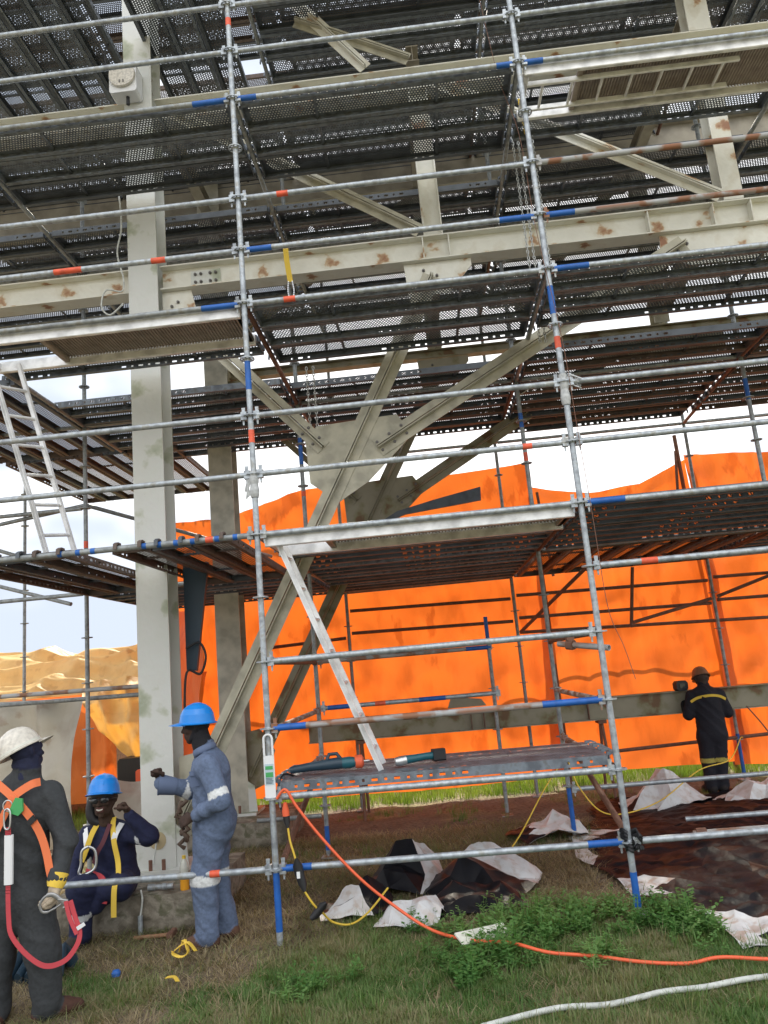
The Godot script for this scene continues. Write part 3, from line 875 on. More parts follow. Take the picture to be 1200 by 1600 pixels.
# aluminium plank with corrugated panels; open spans leave the frame bare
func hatch_plank(at: Vector3, spans: Array, label: String, panel: Material, w := 0.61, l := 2.57) -> Node3D:
	var o := thing("hatch_plank", label, "plank", at)
	for s in [-1.0, 1.0]:
		var b := MB.new()
		b.bar(Transform3D(Basis(Vector3.UP, PI / 2), Vector3(0, -0.04, s * (w * 0.5 - 0.02))), 0.04, 0.105, l - 0.1, 0.006)
		part(o, "side_rail", b.mesh(), M.alu)
	for x in [-l * 0.5 + 0.08, l * 0.5 - 0.08]:
		var b := MB.new()
		b.bar(Transform3D(Basis(), Vector3(x, -0.035, 0)), 0.04, 0.06, w - 0.08, 0.005)
		part(o, "end_rail", b.mesh(), M.alu)
	for sp in spans:
		var b := MB.new()
		var n := int((sp[1] - sp[0]) / 0.028)
		var d: float = (sp[1] - sp[0]) / n
		var zz := w * 0.5 - 0.042
		for i in n:
			var xa: float = sp[0] + i * d
			var q := [Vector2(xa, 0), Vector2(xa + d * 0.45, 0), Vector2(xa + d * 0.55, -0.013), Vector2(xa + d * 0.9, -0.013), Vector2(xa + d, 0)]
			for j in 4:
				b.quad(Vector3(q[j].x, q[j].y - 0.01, zz), Vector3(q[j + 1].x, q[j + 1].y - 0.01, zz), Vector3(q[j + 1].x, q[j + 1].y - 0.01, -zz), Vector3(q[j].x, q[j].y - 0.01, -zz))
		part(o, "panel", b.mesh(), panel)
		for x in [sp[0], sp[1]]:
			b = MB.new()
			b.bar(Transform3D(Basis(), Vector3(x, -0.045, 0)), 0.05, 0.04, w - 0.085, 0.005)
			part(o, "cross_rail", b.mesh(), M.alu_panel)
	return o

func build_decks() -> void:
	var G := [M.plank, M.plank, M.plank_dark]
	var D := [M.plank_dark, M.plank, M.plank_dark, M.plank_dark]
	var BR := [M.plank_brown, M.plank_dark, M.plank_brown]
	# lowest platform
	deck_x(1, 2, -6.01, 3, [M.plank], "low platform with the power tools")
	# first lift
	deck_z(5, XS[1] + 0.02, ZS[0], 7, [M.plank_brown, M.plank_dark], "first deck, left bay", [3])
	deck_x(5, 1, ZS[1] - 0.03, 7, D, "first deck behind the column")
	hatch_plank(Vector3(XS[2] + 1.285, lv(5) - 0.005, -6.32), [[-0.75, 1.2]], "aluminium hatch plank with brown ribbed panel over the low platform", M.alu_panel)
	deck_x(5, 2, -6.82, 13, [M.plank, M.plank_dark, M.plank_dark], "on the first deck of the middle bay")
	deck_x(5, 3, -6.01, 7, [M.plank_dark], "on the first deck of the right bay")
	deck_z(5, XS[3] + 0.03, ZS[1], 8, [M.plank_brown], "first deck above the far worker")
	# second lift
	hatch_plank(Vector3(XS[1] + 1.285, lv(9) - 0.005, -6.32), [[-0.55, 1.2]], "aluminium hatch plank with ribbed panel crossing the column, left bay", M.alu_panel)
	deck_x(9, 1, -6.66, 1, [M.plank], "beside the ribbed hatch on the second deck, left bay")
	deck_x(9, 1, -7.78, 7, [M.plank, M.plank_dark], "second deck behind the column")
	deck_z(9, XS[1] - 2.7, -7.0, 8, BR, "second deck above the left ladder", [], 0.32, 2.57)
	deck_z(9, XS[1] - 1.6, -9.6, 7, BR, "second deck, back left corner", [])
	deck_x(9, 2, -6.01, 3, G, "on the second deck of the middle bay", [], 0.40)
	deck_x(9, 2, -7.95, 7, [M.plank_dark, M.plank_brown, M.plank_dark], "second deck behind the braces, middle bay", [])
	deck_x(9, 3, -6.01, 3, G, "on the second deck of the right bay", [], 0.34)
	deck_x(9, 3, -7.62, 9, [M.plank_dark, M.plank_brown], "in the back of the second deck of the right bay", [])
	# third lift
	deck_x(13, 1, -6.01, 3, G, "on the third deck of the left bay", [], 0.35)
	deck_x(13, 0, -6.01, 3, G, "on the third deck at the far left", [], 0.35)
	deck_x(13, 0, -7.65, 9, D, "in the back of the third deck at the far left")
	deck_x(13, 1, -7.65, 9, D, "in the back of the third deck of the left bay")
	deck_x(13, 2, -6.01, 3, G, "on the third deck of the middle bay", [], 0.36)
	deck_x(13, 2, -7.68, 9, D, "in the back of the third deck of the middle bay")
	var hp := hatch_plank(Vector3(XS[3] + 1.285, lv(13) - 0.005, -6.32), [[-0.72, 1.2]], "aluminium hatch plank with a short ladder folded under it, right bay", M.alu_panel)
	for s in [-1.0, 1.0]:
		var b := MB.new()
		b.bar(Transform3D(Basis(Vector3.UP, PI / 2), Vector3(-0.25, -0.075, s * 0.16)), 0.025, 0.05, 1.9, 0.004)
		part(hp, "ladder_stile", b.mesh(), M.alu)
	for i in 7:
		part(hp, "ladder_rung", cyl(0.014, 0.32, 8), M.alu, Transform3D(Basis(Vector3.RIGHT, PI / 2), Vector3(-1.05 + i * 0.27, -0.075, 0)))
	deck_x(13, 3, -6.66, 1, [M.plank], "beside the laddered hatch on the third deck, right bay")
	deck_x(13, 3, -7.40, 10, D, "in the back of the third deck of the right bay")
	# top lift
	deck_z(17, XS[1] - 1.7, ZS[0], 12, [M.plank, M.plank_dark], "topmost deck at upper left", [8])
	deck_x(17, 2, -6.3, 6, G, "on the topmost deck of the middle bay", [], 0.34)
	deck_x(17, 3, -6.3, 6, G, "on the topmost deck of the right bay", [], 0.34)
	deck_x(17, 2, -8.7, 8, D, "in the back of the topmost deck, middle bay")
	deck_x(17, 3, -8.7, 8, D, "in the back of the topmost deck, right bay")
	deck_x(17, 1, -8.7, 8, D, "in the back of the topmost deck, left bay")
	deck_x(17, 0, -8.7, 8, D, "in the back of the topmost deck, far left")
	deck_z(17, XS[4] + 0.02, -6.4, 7, D, "topmost deck at upper right")
	deck_x(13, 4, -7.4, 9, D, "third deck, far right")
	deck_x(9, 4, -7.1, 10, [M.plank_dark, M.plank_brown], "second deck, far right")
	deck_x(5, 4, -8.2, 8, [M.plank_dark], "first deck, far right")
	deck_x(21, 0, -8.2, 8, BR, "in the highest roof deck, far left", [5])
	deck_x(21, 1, -8.2, 8, BR, "in the highest roof deck, left bay", [5])
	deck_x(21, 2, -8.3, 8, BR, "in the highest roof deck, middle bay", [6])
	deck_x(21, 3, -8.3, 8, BR, "in the highest roof deck, right bay", [6])
	deck_x(21, 4, -8.3, 8, BR, "in the highest roof deck, far right", [3])

# ---------------------------------------------------------------- tarpaulins
# hanging sheet between a top line and a bottom line (lists of points, left to right), bulging and creased
func cloth_sheet(top: Array, bot: Array, nu: int, nv: int, bulge: float, crease: float, sd: float, au := 1.0, av := 1.0) -> MB:
	var at := func(line: Array, t: float) -> Vector3:
		var f := t * (line.size() - 1)
		var i := mini(int(f), line.size() - 2)
		return line[i].lerp(line[i + 1], f - i)
	var pts := []
	for j in nv + 1:
		var row := []
		for i in nu + 1:
			var u := float(i) / nu
			var t := float(j) / nv
			var a: Vector3 = at.call(top, u)
			var b: Vector3 = at.call(bot, u)
			var p := a.lerp(b, t)
			var len_u: float = u * top[0].distance_to(top[-1])
			var len_v := t * a.distance_to(b) * av
			len_u *= au
			var side: Vector3 = (top[-1] - top[0]).normalized()
			var down := (b - a).normalized()
			var nrm := side.cross(down).normalized() * -1.0
			var d := bulge * sin(PI * t) * (0.5 + soft2(len_u + sd, 3.0, 0.25))
			d += crease * (1.0 - absf(soft2(len_u * 1.6 + sd, len_v * 0.4 + sd, 0.7)) * 2.4)
			d += crease * 0.35 * soft2(len_u + sd * 2.0, len_v, 2.2)
			d += crease * 0.7 * (1.0 - absf(soft2(len_u * 0.6 + len_v * 0.8 + sd, len_v * 0.5 - len_u * 0.4, 0.9)) * 3.0)
			row.append(p + nrm * d)
		pts.append(row)
	var m := MB.new()
	m.grid(pts)
	return m

func rel(m: MB, at: Vector3) -> ArrayMesh:
	for i in m.v.size(): m.v[i] -= at
	return m.mesh()

func hang(called: String, top: Array, bot: Array, bulge: float, crease: float, sd: float, mt: Material, label: String, category := "tarpaulin", group := "", nu := 60, nv := 60, au := 1.0, av := 1.0) -> MeshInstance3D:
	var at: Vector3 = (bot[0] + bot[-1]) * 0.5
	return solo(called, rel(cloth_sheet(top, bot, nu, nv, bulge, crease, sd, au, av), at), mt, at, label, category, group)

func build_tarps() -> void:
	var V := func(x: float, y: float, z: float) -> Vector3: return Vector3(x, y, z)
	var o := "orange tarpaulins hung behind the scaffold"
	hang("tarpaulin", [Vector3(-3.95, 4.4, -11.55), Vector3(-3.0, 4.36, -11.5), Vector3(-1.8, 4.7, -11.5), Vector3(-0.1, 4.66, -11.55), Vector3(1.72, 4.78, -11.5)],
		[Vector3(-3.95, 0.3, -11.45), Vector3(-1.8, 0.18, -11.4), Vector3(0.0, 0.16, -11.4), Vector3(1.66, 0.2, -11.45)], 0.12, 0.05, 1.0, M.tarp_orange, "wide orange tarpaulin hanging behind the ladder and middle bay", "tarpaulin", o, 90, 70)
	hang("tarpaulin", [Vector3(1.62, 4.44, -11.75), Vector3(2.6, 4.25, -11.8), Vector3(3.4, 4.32, -11.8), Vector3(4.12, 4.62, -11.75)],
		[Vector3(1.45, 0.15, -11.62), Vector3(2.6, 0.19, -11.6), Vector3(4.2, 0.17, -11.6)], 0.12, 0.05, 7.0, M.tarp_orange, "orange tarpaulin right of the dark seam, sagging along its top edge", "tarpaulin", o, 60, 70)
	hang("tarpaulin", [Vector3(4.05, 4.65, -11.55), Vector3(5.2, 4.55, -11.5), Vector3(7.4, 4.4, -11.4)],
		[Vector3(4.0, 0.15, -11.45), Vector3(5.5, 0.12, -11.4), Vector3(7.4, 0.12, -11.3)], 0.14, 0.05, 13.0, M.tarp_orange, "orange tarpaulin at the right edge, behind the lone worker", "tarpaulin", o, 60, 60)
	hang("tarpaulin", [Vector3(-3.9, 3.0, -11.3), Vector3(-3.3, 2.9, -10.6), Vector3(-2.95, 2.9, -9.9)],
		[Vector3(-3.9, 0.2, -11.3), Vector3(-3.3, 0.15, -10.6), Vector3(-2.95, 0.12, -9.9)], 0.12, 0.05, 17.0, M.tarp_orange, "orange tarpaulin turned inwards between the two columns", "tarpaulin", o, 30, 40)
	# tubes that hold the sheets from outside; they shade them through the cloth
	for q in [[Vector3(-4.5, 1.72, -11.85), Vector3(7.2, 1.62, -11.8), "lower"], [Vector3(-4.5, 4.3, -11.9), Vector3(7.2, 4.1, -11.95), "upper"]]:
		var t := thing("tarpaulin_rail", "%s horizontal tube outside the orange tarpaulins" % q[2], "scaffold tube", q[0])
		pipe(t, "tube", q[0], q[1], M.tube_brown)
	for q in [[Vector3(1.74, 0.0, -11.58), Vector3(1.70, 4.9, -11.62), "dark upright pole at the seam between the orange tarpaulins"], [Vector3(4.1, 0.0, -11.72), Vector3(4.0, 5.0, -11.66), "upright pole at the peak of the right orange tarpaulins"]]:
		var t := thing("tarpaulin_pole", q[2], "pole", q[0])
		pipe(t, "tube", q[0], q[1], M.tube_brown, 0.03)
		if q[0].x < 2.0:
			pipe(t, "strut", q[0] + Vector3(0.05, 4.3, 0.02), q[0] + Vector3(0.12, 3.0, 0.1), M.tube_brown, 0.022)
		else:
			pipe(t, "strut", q[0] + Vector3(-0.12, 4.75, 0.06), q[0] + Vector3(-0.28, 3.4, 0.12), M.tube_brown, 0.022)
	# heap under a yellow tarpaulin, left
	hang("tarpaulin", [Vector3(-10.0, 2.75, -14.2), Vector3(-7.0, 2.72, -14.0), Vector3(-5.0, 2.5, -13.6), Vector3(-4.0, 2.25, -13.4)],
		[Vector3(-9.0, 1.75, -12.2), Vector3(-6.4, 1.7, -12.0), Vector3(-4.6, 1.75, -11.9), Vector3(-3.6, 1.8, -11.9)], 0.35, 0.12, 23.0, M.tarp_yellow, "crumpled yellow tarpaulin draped over the stack at far left", "tarpaulin", "", 110, 80, 0.45, 1.6)
	hang("tarpaulin", [Vector3(-7.4, 1.9, -11.95), Vector3(-5.4, 1.9, -11.9), Vector3(-4.9, 1.85, -11.8)],
		[Vector3(-7.4, 0.3, -11.9), Vector3(-5.4, 0.3, -11.85), Vector3(-4.9, 0.3, -11.8)], 0.1, 0.04, 41.0, M.tarp_orange, "orange tarpaulin strip glimpsed between grey canvas and yellow flap", "tarpaulin", o, 30, 24)
	hang("tarpaulin", [Vector3(-5.35, 2.05, -11.6), Vector3(-4.5, 2.1, -11.4), Vector3(-3.3, 2.05, -11.3)],
		[Vector3(-4.95, 1.35, -11.3), Vector3(-4.2, 0.75, -11.0), Vector3(-3.6, 0.15, -10.9)], 0.18, 0.09, 29.0, M.tarp_yellow, "yellow tarpaulin flap hanging down left of the column", "tarpaulin", "", 40, 40)
	hang("tarpaulin", [Vector3(-8.2, 2.02, -9.2), Vector3(-6.2, 1.95, -9.1), Vector3(-4.14, 1.86, -9.0)],
		[Vector3(-8.2, 0.1, -9.3), Vector3(-6.2, 0.1, -9.2), Vector3(-4.2, 0.25, -8.95)], 0.10, 0.10, 31.0, M.tarp_grey, "grey canvas tarpaulin hanging behind the white helmeted worker", "tarpaulin", "", 70, 40, 1.2, 0.5)
	hang("tarpaulin", [Vector3(-4.5, 0.75, -10.4), Vector3(-3.9, 0.72, -10.5), Vector3(-3.5, 0.5, -10.6)],
		[Vector3(-4.6, 0.05, -9.9), Vector3(-3.9, 0.05, -9.9), Vector3(-3.3, 0.03, -10.0)], 0.12, 0.07, 37.0, M.tarp_grey, "pale canvas heap on the grass beside the seated worker", "tarpaulin", "", 30, 20)
	# what the yellow tarpaulin covers
	var b := MB.new()
	b.bar(Transform3D(Basis(), Vector3(0, 0.8, 0)), 4.5, 1.6, 1.2, 0.05)
	solo("crate_stack", b.mesh(), M.wood, Vector3(-7.6, 0.0, -13.3), "brown stack under the yellow tarpaulin at far left", "stack")

# ---------------------------------------------------------------- ladders
func ladder(foot: Vector3, head: Vector3, rung_dir: Vector3, label: String, width := 0.30) -> void:
	var o := thing("ladder", label, "ladder", foot)
	var y := (head - foot).normalized()
	var z := (rung_dir - y * rung_dir.dot(y)).normalized()
	var x := y.cross(z)
	var l := foot.distance_to(head)
	for s in [0.0, 1.0]:
		var b := MB.new()
		var t := Transform3D(Basis(x, -z, y), y * (l * 0.5) + z * (s * width))
		var o1 := 1.0 if s < 0.5 else -1.0   # channel open to the outside
		var poly := [Vector2(-0.021, -0.012), Vector2(0.021, -0.012), Vector2(0.021, 0.012), Vector2(0.013, 0.012), Vector2(0.013, -0.007), Vector2(-0.013, -0.007), Vector2(-0.013, 0.012), Vector2(-0.021, 0.012)]
		if o1 < 0.0:
			for i in poly.size(): poly[i].y = -poly[i].y
			poly.reverse()
		b.prism(poly, t, l)
		part(o, "stile", b.mesh(), M.alu)
	var n := int(l / 0.28)
	for i in n:
		var c := y * (0.16 + i * 0.28) + z * (width * 0.5)
		part(o, "rung", cyl(0.015, width - 0.02, 10), M.alu, Transform3D(Basis(x, z, x.cross(z)), c))

func build_ladders() -> void:
	ladder(Vector3(-0.50, 1.125, -6.2), Vector3(-1.20, 3.03, -6.1), Vector3(0.02, 0, -1), "aluminium ladder leaning from the low platform to the deck above")
	ladder(Vector3(-3.14, 3.08, -6.16), Vector3(-3.62, 4.85, -6.1), Vector3(0.45, 0, -1), "aluminium ladder standing on the left bay deck at the picture's left edge")

# ---------------------------------------------------------------- plastic sheets on the ground
# crumpled sheet: creased facets between scattered points, each facet sagging a little
func crumple(called: String, c: Vector3, sx: float, sz: float, hgt: float, n: int, sd: int, shape: Callable, tone: Callable, m: Material, label: String, peak := 0.35, brown := 0.0) -> void:
	var r := RandomNumberGenerator.new()
	r.seed = sd
	var p2 := PackedVector2Array()
	var hs := []
	var tries := 0
	var gap := 0.62 * sqrt(4.0 * sx * sz / n)
	while p2.size() < n and tries < n * 40:
		tries += 1
		var q := Vector2(r.randf_range(-1, 1), r.randf_range(-1, 1))
		var e: float = shape.call(q.x, q.y)
		if e < 0.0: continue
		var w := Vector2(q.x * sx, q.y * sz)
		var ok := true
		for o in p2:
			if o.distance_to(w) < gap: ok = false; break
		if not ok: continue
		p2.append(w)
		var up := r.randf()
		hs.append(0.02 + hgt * smoothstep(0.0, 0.7, e) * (0.55 + 0.6 * (up - peak)))
	var ids := Geometry2D.triangulate_delaunay(p2)
	for pass_ in 0 if n < 100 else 1:   # ease single spikes into folds
		var sum := []
		var cnt := []
		for i in hs.size():
			sum.append(hs[i] * 1.2); cnt.append(1.2)
		for t in range(0, ids.size(), 3):
			for e in 3:
				var i := ids[t + e]
				var j := ids[t + (e + 1) % 3]
				sum[i] += hs[j]; cnt[i] += 1.0
		for i in hs.size(): hs[i] = sum[i] / cnt[i]
	var b := MB.new()
	var S := 5
	for t in range(0, ids.size(), 3):
		var a := ids[t]
		var d := ids[t + 1]
		var f := ids[t + 2]
		var mid := (p2[a] + p2[d] + p2[f]) / 3.0
		if shape.call(mid.x / sx, mid.y / sz) < -0.05: continue
		if maxf(p2[a].distance_to(p2[d]), maxf(p2[d].distance_to(p2[f]), p2[f].distance_to(p2[a]))) > gap * 4.5: continue
		if (p2[d] - p2[a]).cross(p2[f] - p2[a]) > 0.0:
			var sw := d; d = f; f = sw
		b.col = Color(0.68, 0.68, 0.69) if tone.call(mid.x / sx, mid.y / sz) > 0.0 else (Color(0.014, 0.0155, 0.019) if r.randf() > brown else Color(0.055, 0.03, 0.022))
		var sag := r.randf_range(-0.035, 0.045) * minf(gap * 4.0, 1.0)
		var P := []
		for i in S + 1:
			var row := []
			for j in S + 1 - i:
				var u := float(i) / S
				var w := float(j) / S
				var q := p2[a] * (1.0 - u - w) + p2[d] * u + p2[f] * w
				var h: float = hs[a] * (1.0 - u - w) + hs[d] * u + hs[f] * w - sag * 27.0 * u * w * (1.0 - u - w) * 0.6 + 0.02 * (0.5 - absf(soft2(q.x * 1.4 + sd, q.y, 3.0))) * 1.6
				row.append(Vector3(q.x, maxf(h, 0.008) + ground_y(c.x + q.x, c.z + q.y), q.y))
			P.append(row)
		var N := []
		for i in S + 1:
			var row := []
			for j in S + 1 - i:
				row.append(Vector3.ZERO)
			N.append(row)
		var tl := []
		for i in S:
			for j in S - i:
				tl.append([[i, j], [i + 1, j], [i, j + 1]])
				if j < S - i - 1: tl.append([[i + 1, j], [i + 1, j + 1], [i, j + 1]])
		for q in tl:
			var fnm: Vector3 = (P[q[1][0]][q[1][1]] - P[q[0][0]][q[0][1]]).cross(P[q[2][0]][q[2][1]] - P[q[0][0]][q[0][1]])
			for v in q: N[v[0]][v[1]] += fnm
		for q in tl:
			b.smooth_tri(P[q[0][0]][q[0][1]], P[q[1][0]][q[1][1]], P[q[2][0]][q[2][1]], N[q[0][0]][q[0][1]].normalized(), N[q[1][0]][q[1][1]].normalized(), N[q[2][0]][q[2][1]].normalized())
	solo(called, b.mesh(), m, c, label, "plastic sheet", "black and white plastic sheets on the ground")

func build_sheets() -> void:
	# wide black sheet to the right, white where its edge turns over
	var left := func(u: float, t: float) -> float: return u + 0.90 - 0.16 * t * t + 0.14 * soft2(t * 2.0, 8.0, 1.5)
	var sh := func(u: float, t: float) -> float: return minf(1.0 - maxf(absf(u), absf(t)) + 0.12 * soft2(u * 1.3 + 3.0, t * 1.3, 1.2) - 0.05, left.call(u, t))
	var tn := func(u: float, t: float) -> float:
		if left.call(u, t) < 0.10 + 0.10 * soft2(t * 3.0, 2.0, 2.0) and t > -0.35: return 1.0
		return -1.0
	crumple("plastic_sheet", Vector3(3.55, 0.0, -7.75), 2.55, 2.75, 0.22, 480, 5, sh, tn, M.dirt_sheet, "wide dirty black plastic sheet spread on the ground at right", 0.55, 0.10)
	var round := func(u: float, t: float) -> float: return 0.95 - sqrt(u * u + t * t) + 0.30 * soft2(u * 1.1 + 2.0, t, 1.2)
	crumple("plastic_sheet", Vector3(-0.42, 0.0, -7.35), 0.40, 0.50, 0.42, 26, 11, round, func(u: float, t: float) -> float: return u - 0.35, M.plastic, "upright crumple of black plastic sheet behind the front tube", 0.3)
	crumple("plastic_sheet", Vector3(0.22, 0.0, -7.1), 0.60, 0.55, 0.34, 30, 17, round, func(u: float, t: float) -> float: return u * 0.5 - t * 0.8 + 0.1, M.plastic, "white sided plastic sheet slumped beside the black crumple", 0.3)
	crumple("plastic_sheet", Vector3(0.02, 0.0, -6.55), 0.62, 0.36, 0.2, 26, 15, round, func(u: float, t: float) -> float: return -1.0 if absf(t) < 0.9 else 1.0, M.plastic, "flat black plastic sheet lying in the grass", 0.4)
	crumple("plastic_sheet", Vector3(-0.80, 0.0, -6.62), 0.36, 0.34, 0.26, 24, 19, round, func(u: float, t: float) -> float: return 0.25 - absf(u + 0.2) + t * 0.3, M.plastic, "small crumple of white and black plastic left of the others", 0.3)
	crumple("plastic_sheet", Vector3(-0.36, 0.0, -6.28), 0.34, 0.22, 0.22, 20, 23, round, func(u: float, t: float) -> float: return 0.75 - absf(u), M.plastic, "white bulge of plastic sheet under the orange cord", 0.2)
	crumple("plastic_sheet", Vector3(1.02, 0.0, -8.7), 0.5, 0.4, 0.3, 26, 29, round, func(u: float, t: float) -> float: return 0.55 - absf(u - 0.1) - t * 0.3, M.plastic, "white crumpled plastic beside the blue footed back standard", 0.3)
	crumple("plastic_sheet", Vector3(2.55, 0.0, -9.75), 0.62, 0.42, 0.42, 30, 33, round, func(u: float, t: float) -> float: return 0.9 - absf(u) - t * 0.6, M.plastic, "tall white folds of plastic left of the lone worker's feet", 0.25)
	crumple("plastic_sheet", Vector3(3.75, 0.0, -9.65), 0.75, 0.42, 0.36, 34, 37, round, func(u: float, t: float) -> float: return 0.8 - absf(u + 0.1) - t * 0.4, M.plastic, "white and black folds of plastic at the right edge", 0.3)
# ---------------------------------------------------------------- small things
func chain_mesh(l: float) -> ArrayMesh:
	var b := MB.new()
	var n := int(l / 0.034)
	for i in n:
		var c := Vector3(0, -(i + 0.5) * 0.034, 0)
		var pts := []
		for k in 11:
			var a := TAU * k / 10.0
			var q := Vector3(cos(a) * 0.011, sin(a) * 0.022, 0)
			if i % 2: q = Vector3(0, q.y, q.x)
			pts.append(c + q)
		b.tube(pts, 0.0042, 4, false)
	return b.mesh()

func strap(pts: Array, w: float, th: float, across: Vector3) -> MB:
	var b := MB.new()
	var q := curve(pts, 6)
	for i in q.size() - 1:
		var d: Vector3 = q[i + 1] - q[i]
		var y := d.normalized()
		var x := (across - y * across.dot(y)).normalized()
		b.box(Transform3D(Basis(x, y, x.cross(y)), (q[i] + q[i + 1]) * 0.5), Vector3(w, d.length() + th * 0.6, th))
	return b

func loose(called: String, m: MB, mt: Material, at: Vector3, label: String, category: String, group := "") -> MeshInstance3D:
	return solo(called, rel(m, at), mt, at, label, category, group)

func build_small_things() -> void:
	# far steel beam being worked on, along the tarpaulins
	var fb := thing("steel_beam", "long olive steel beam lying at waist height before the tarpaulins", "beam", Vector3(1.5, 1.13, -10.7))
	part(fb, "beam", ibeam(Vector3(-3.3, 0.0, 0), Vector3(4.6, -0.03, 0), 0.29, 0.15, Vector3.UP), M.olive_dark)
	for x in [-1.1, -0.93, -0.78, 0.45, 2.2]:
		var b := MB.new()
		b.bx(Vector3(-0.005, -0.13, 0.006), Vector3(0.005, 0.13, 0.07))
		part(fb, "stiffener", b.mesh(), M.tube_brown, Transform3D(Basis(), Vector3(x, -0.01, 0)))
	for x in [-2.6, 0.6, 3.4]:
		var st := thing("trestle", "%s steel trestle under the long olive beam" % {-2.6: "left", 0.6: "middle", 3.4: "right"}[x], "trestle", Vector3(1.5 + x, 0, -10.7), "trestles under the beam")
		for s in [-1.0, 1.0]:
			pipe(st, "leg", st.position + Vector3(0.0, 0.0, s * 0.3), st.position + Vector3(0, 0.95, s * 0.05), M.tube_brown, 0.02)
		var b := MB.new()
		b.bx(Vector3(-0.05, 0.93, -0.13), Vector3(0.05, 0.975, 0.13))
		part(st, "head", b.mesh(), M.tube_brown)
	var gb := MB.new()
	gb.prism([Vector2(-0.26, 0), Vector2(0.26, 0), Vector2(0.2, 0.09), Vector2(-0.2, 0.15)], Transform3D(), 0.014)
	var gp := loose("loose_plate", gb, M.olive_dark, Vector3.ZERO, "dark gusset plate standing on the long beam", "steel plate")
	gp.position = Vector3(0.36, 1.285, -10.66)
	# dark perforated strip hanging off the back gusset
	var ds := MB.new()
	ds.prism([Vector2(-0.75, -0.12), Vector2(-0.3, -0.02), Vector2(0.7, 0.02), Vector2(0.72, 0.2), Vector2(0.1, 0.12), Vector2(-0.4, 0.04)], Transform3D(), 0.03)
	var dsn := loose("metal_strip", ds, M.plank_dark, Vector3.ZERO, "dark ribbed metal strip resting on the back brace joint", "metal strip")
	dsn.transform = Transform3D(Basis(Vector3.BACK, 0.05), Vector3(0.1, 3.86, -9.85))

	# chains and slings
	for q in [[Vector3(1.32, 7.2, -7.1), 2.35, "heavier hoist chain hanging right of the right front standard"], [Vector3(1.375, 7.2, -7.1), 2.35, "thin hoist chain close beside the heavier one"], [Vector3(1.52, 7.2, -7.1), 2.3, "thin hoist chain, farthest right of the three"],
			[Vector3(-1.02, 4.98, -7.38), 1.0, "hoist chain hanging left of the brace gusset"], [Vector3(-0.95, 4.98, -7.38), 0.75, "short hoist chain touching the brace gusset"]]:
		solo("hoist_chain", chain_mesh(q[1]), M.chain, q[0], q[2], "chain", "hoist chains")
	var s := thing("lifting_sling", "yellow lifting sling hung over the lower chord", "sling", Vector3(-1.12, 6.26, -7.2))
	part(s, "webbing", strap([Vector3(0, 0.02, 0), Vector3(0.01, -0.2, 0.03), Vector3(0.03, -0.42, 0.02)], 0.055, 0.008, Vector3.RIGHT).mesh(), M.web_yellow)
	part(s, "shackle", strap([Vector3(0.01, -0.42, 0.02), Vector3(-0.0, -0.54, 0.02), Vector3(0.03, -0.65, 0.02), Vector3(0.06, -0.54, 0.02), Vector3(0.05, -0.42, 0.02)], 0.016, 0.012, Vector3.BACK).mesh(), M.steel)
	s = thing("lifting_sling", "yellow lifting sling below the top right deck", "sling", Vector3(1.42, 7.2, -6.9))
	part(s, "webbing", strap([Vector3(0, 0.2, 0), Vector3(0.01, 0.0, 0.0), Vector3(0.02, -0.2, 0.0)], 0.06, 0.008, Vector3.RIGHT).mesh(), M.web_yellow)
	s = thing("strap_end", "thin yellow strap end hanging left of the column", "strap", Vector3(-2.96, 4.75, -7.9))
	part(s, "webbing", strap([Vector3(0, 0.06, 0), Vector3(0.0, -0.08, 0.0), Vector3(0.01, -0.2, 0.0)], 0.03, 0.004, Vector3.RIGHT).mesh(), M.web_yellow)

	# flood light box on the column, high up
	var lb := thing("junction_box", "pale grey junction box with a round lid on the column top", "box", Vector3(-2.74, 8.38, -7.24))
	var b := MB.new()
	b.bar(Transform3D(Basis(), Vector3(0, 0, 0.10)), 0.30, 0.34, 0.18, 0.02)
	part(lb, "case", b.mesh(), M.white)
	b = MB.new()
	b.lathe([Vector2(0.0, 0.0), Vector2(0.135, 0.0), Vector2(0.145, 0.012), Vector2(0.14, 0.035), Vector2(0.0, 0.042)], Transform3D(Basis(Vector3.RIGHT, PI / 2), Vector3(0, 0.02, 0.191)), 24)
	part(lb, "lid", b.mesh(), M.helmet_white)
	for x in [-0.02, 0.02]:
		b = MB.new()
		b.bx(Vector3(x - 0.006, -0.085, 0.226), Vector3(x + 0.006, -0.055, 0.238))
		part(lb, "lid_screw", b.mesh(), M.bolt)
	part(lb, "cable_gland", cyl(0.02, 0.1, 10), M.black, Transform3D(Basis(), Vector3(0.02, -0.21, 0.1)))
	hose("cable", [Vector3(-2.94, 9.05, -7.22), Vector3(-3.0, 8.85, -7.2), Vector3(-2.97, 8.68, -7.2), Vector3(-2.86, 8.55, -7.2)], 0.011, M.black, "dark cable curving into the junction box", "cable")
	hose("cable", [Vector3(-2.87, 7.1, -7.2), Vector3(-2.85, 6.7, -7.2), Vector3(-2.9, 6.4, -7.2), Vector3(-2.84, 6.1, -7.2), Vector3(-2.86, 5.96, -7.2), Vector3(-3.02, 5.98, -7.18), Vector3(-3.07, 5.8, -7.18), Vector3(-2.98, 5.7, -7.18), Vector3(-2.85, 5.82, -7.2)], 0.009, M.hose_white, "pale cable looped on the left side of the column", "cable")
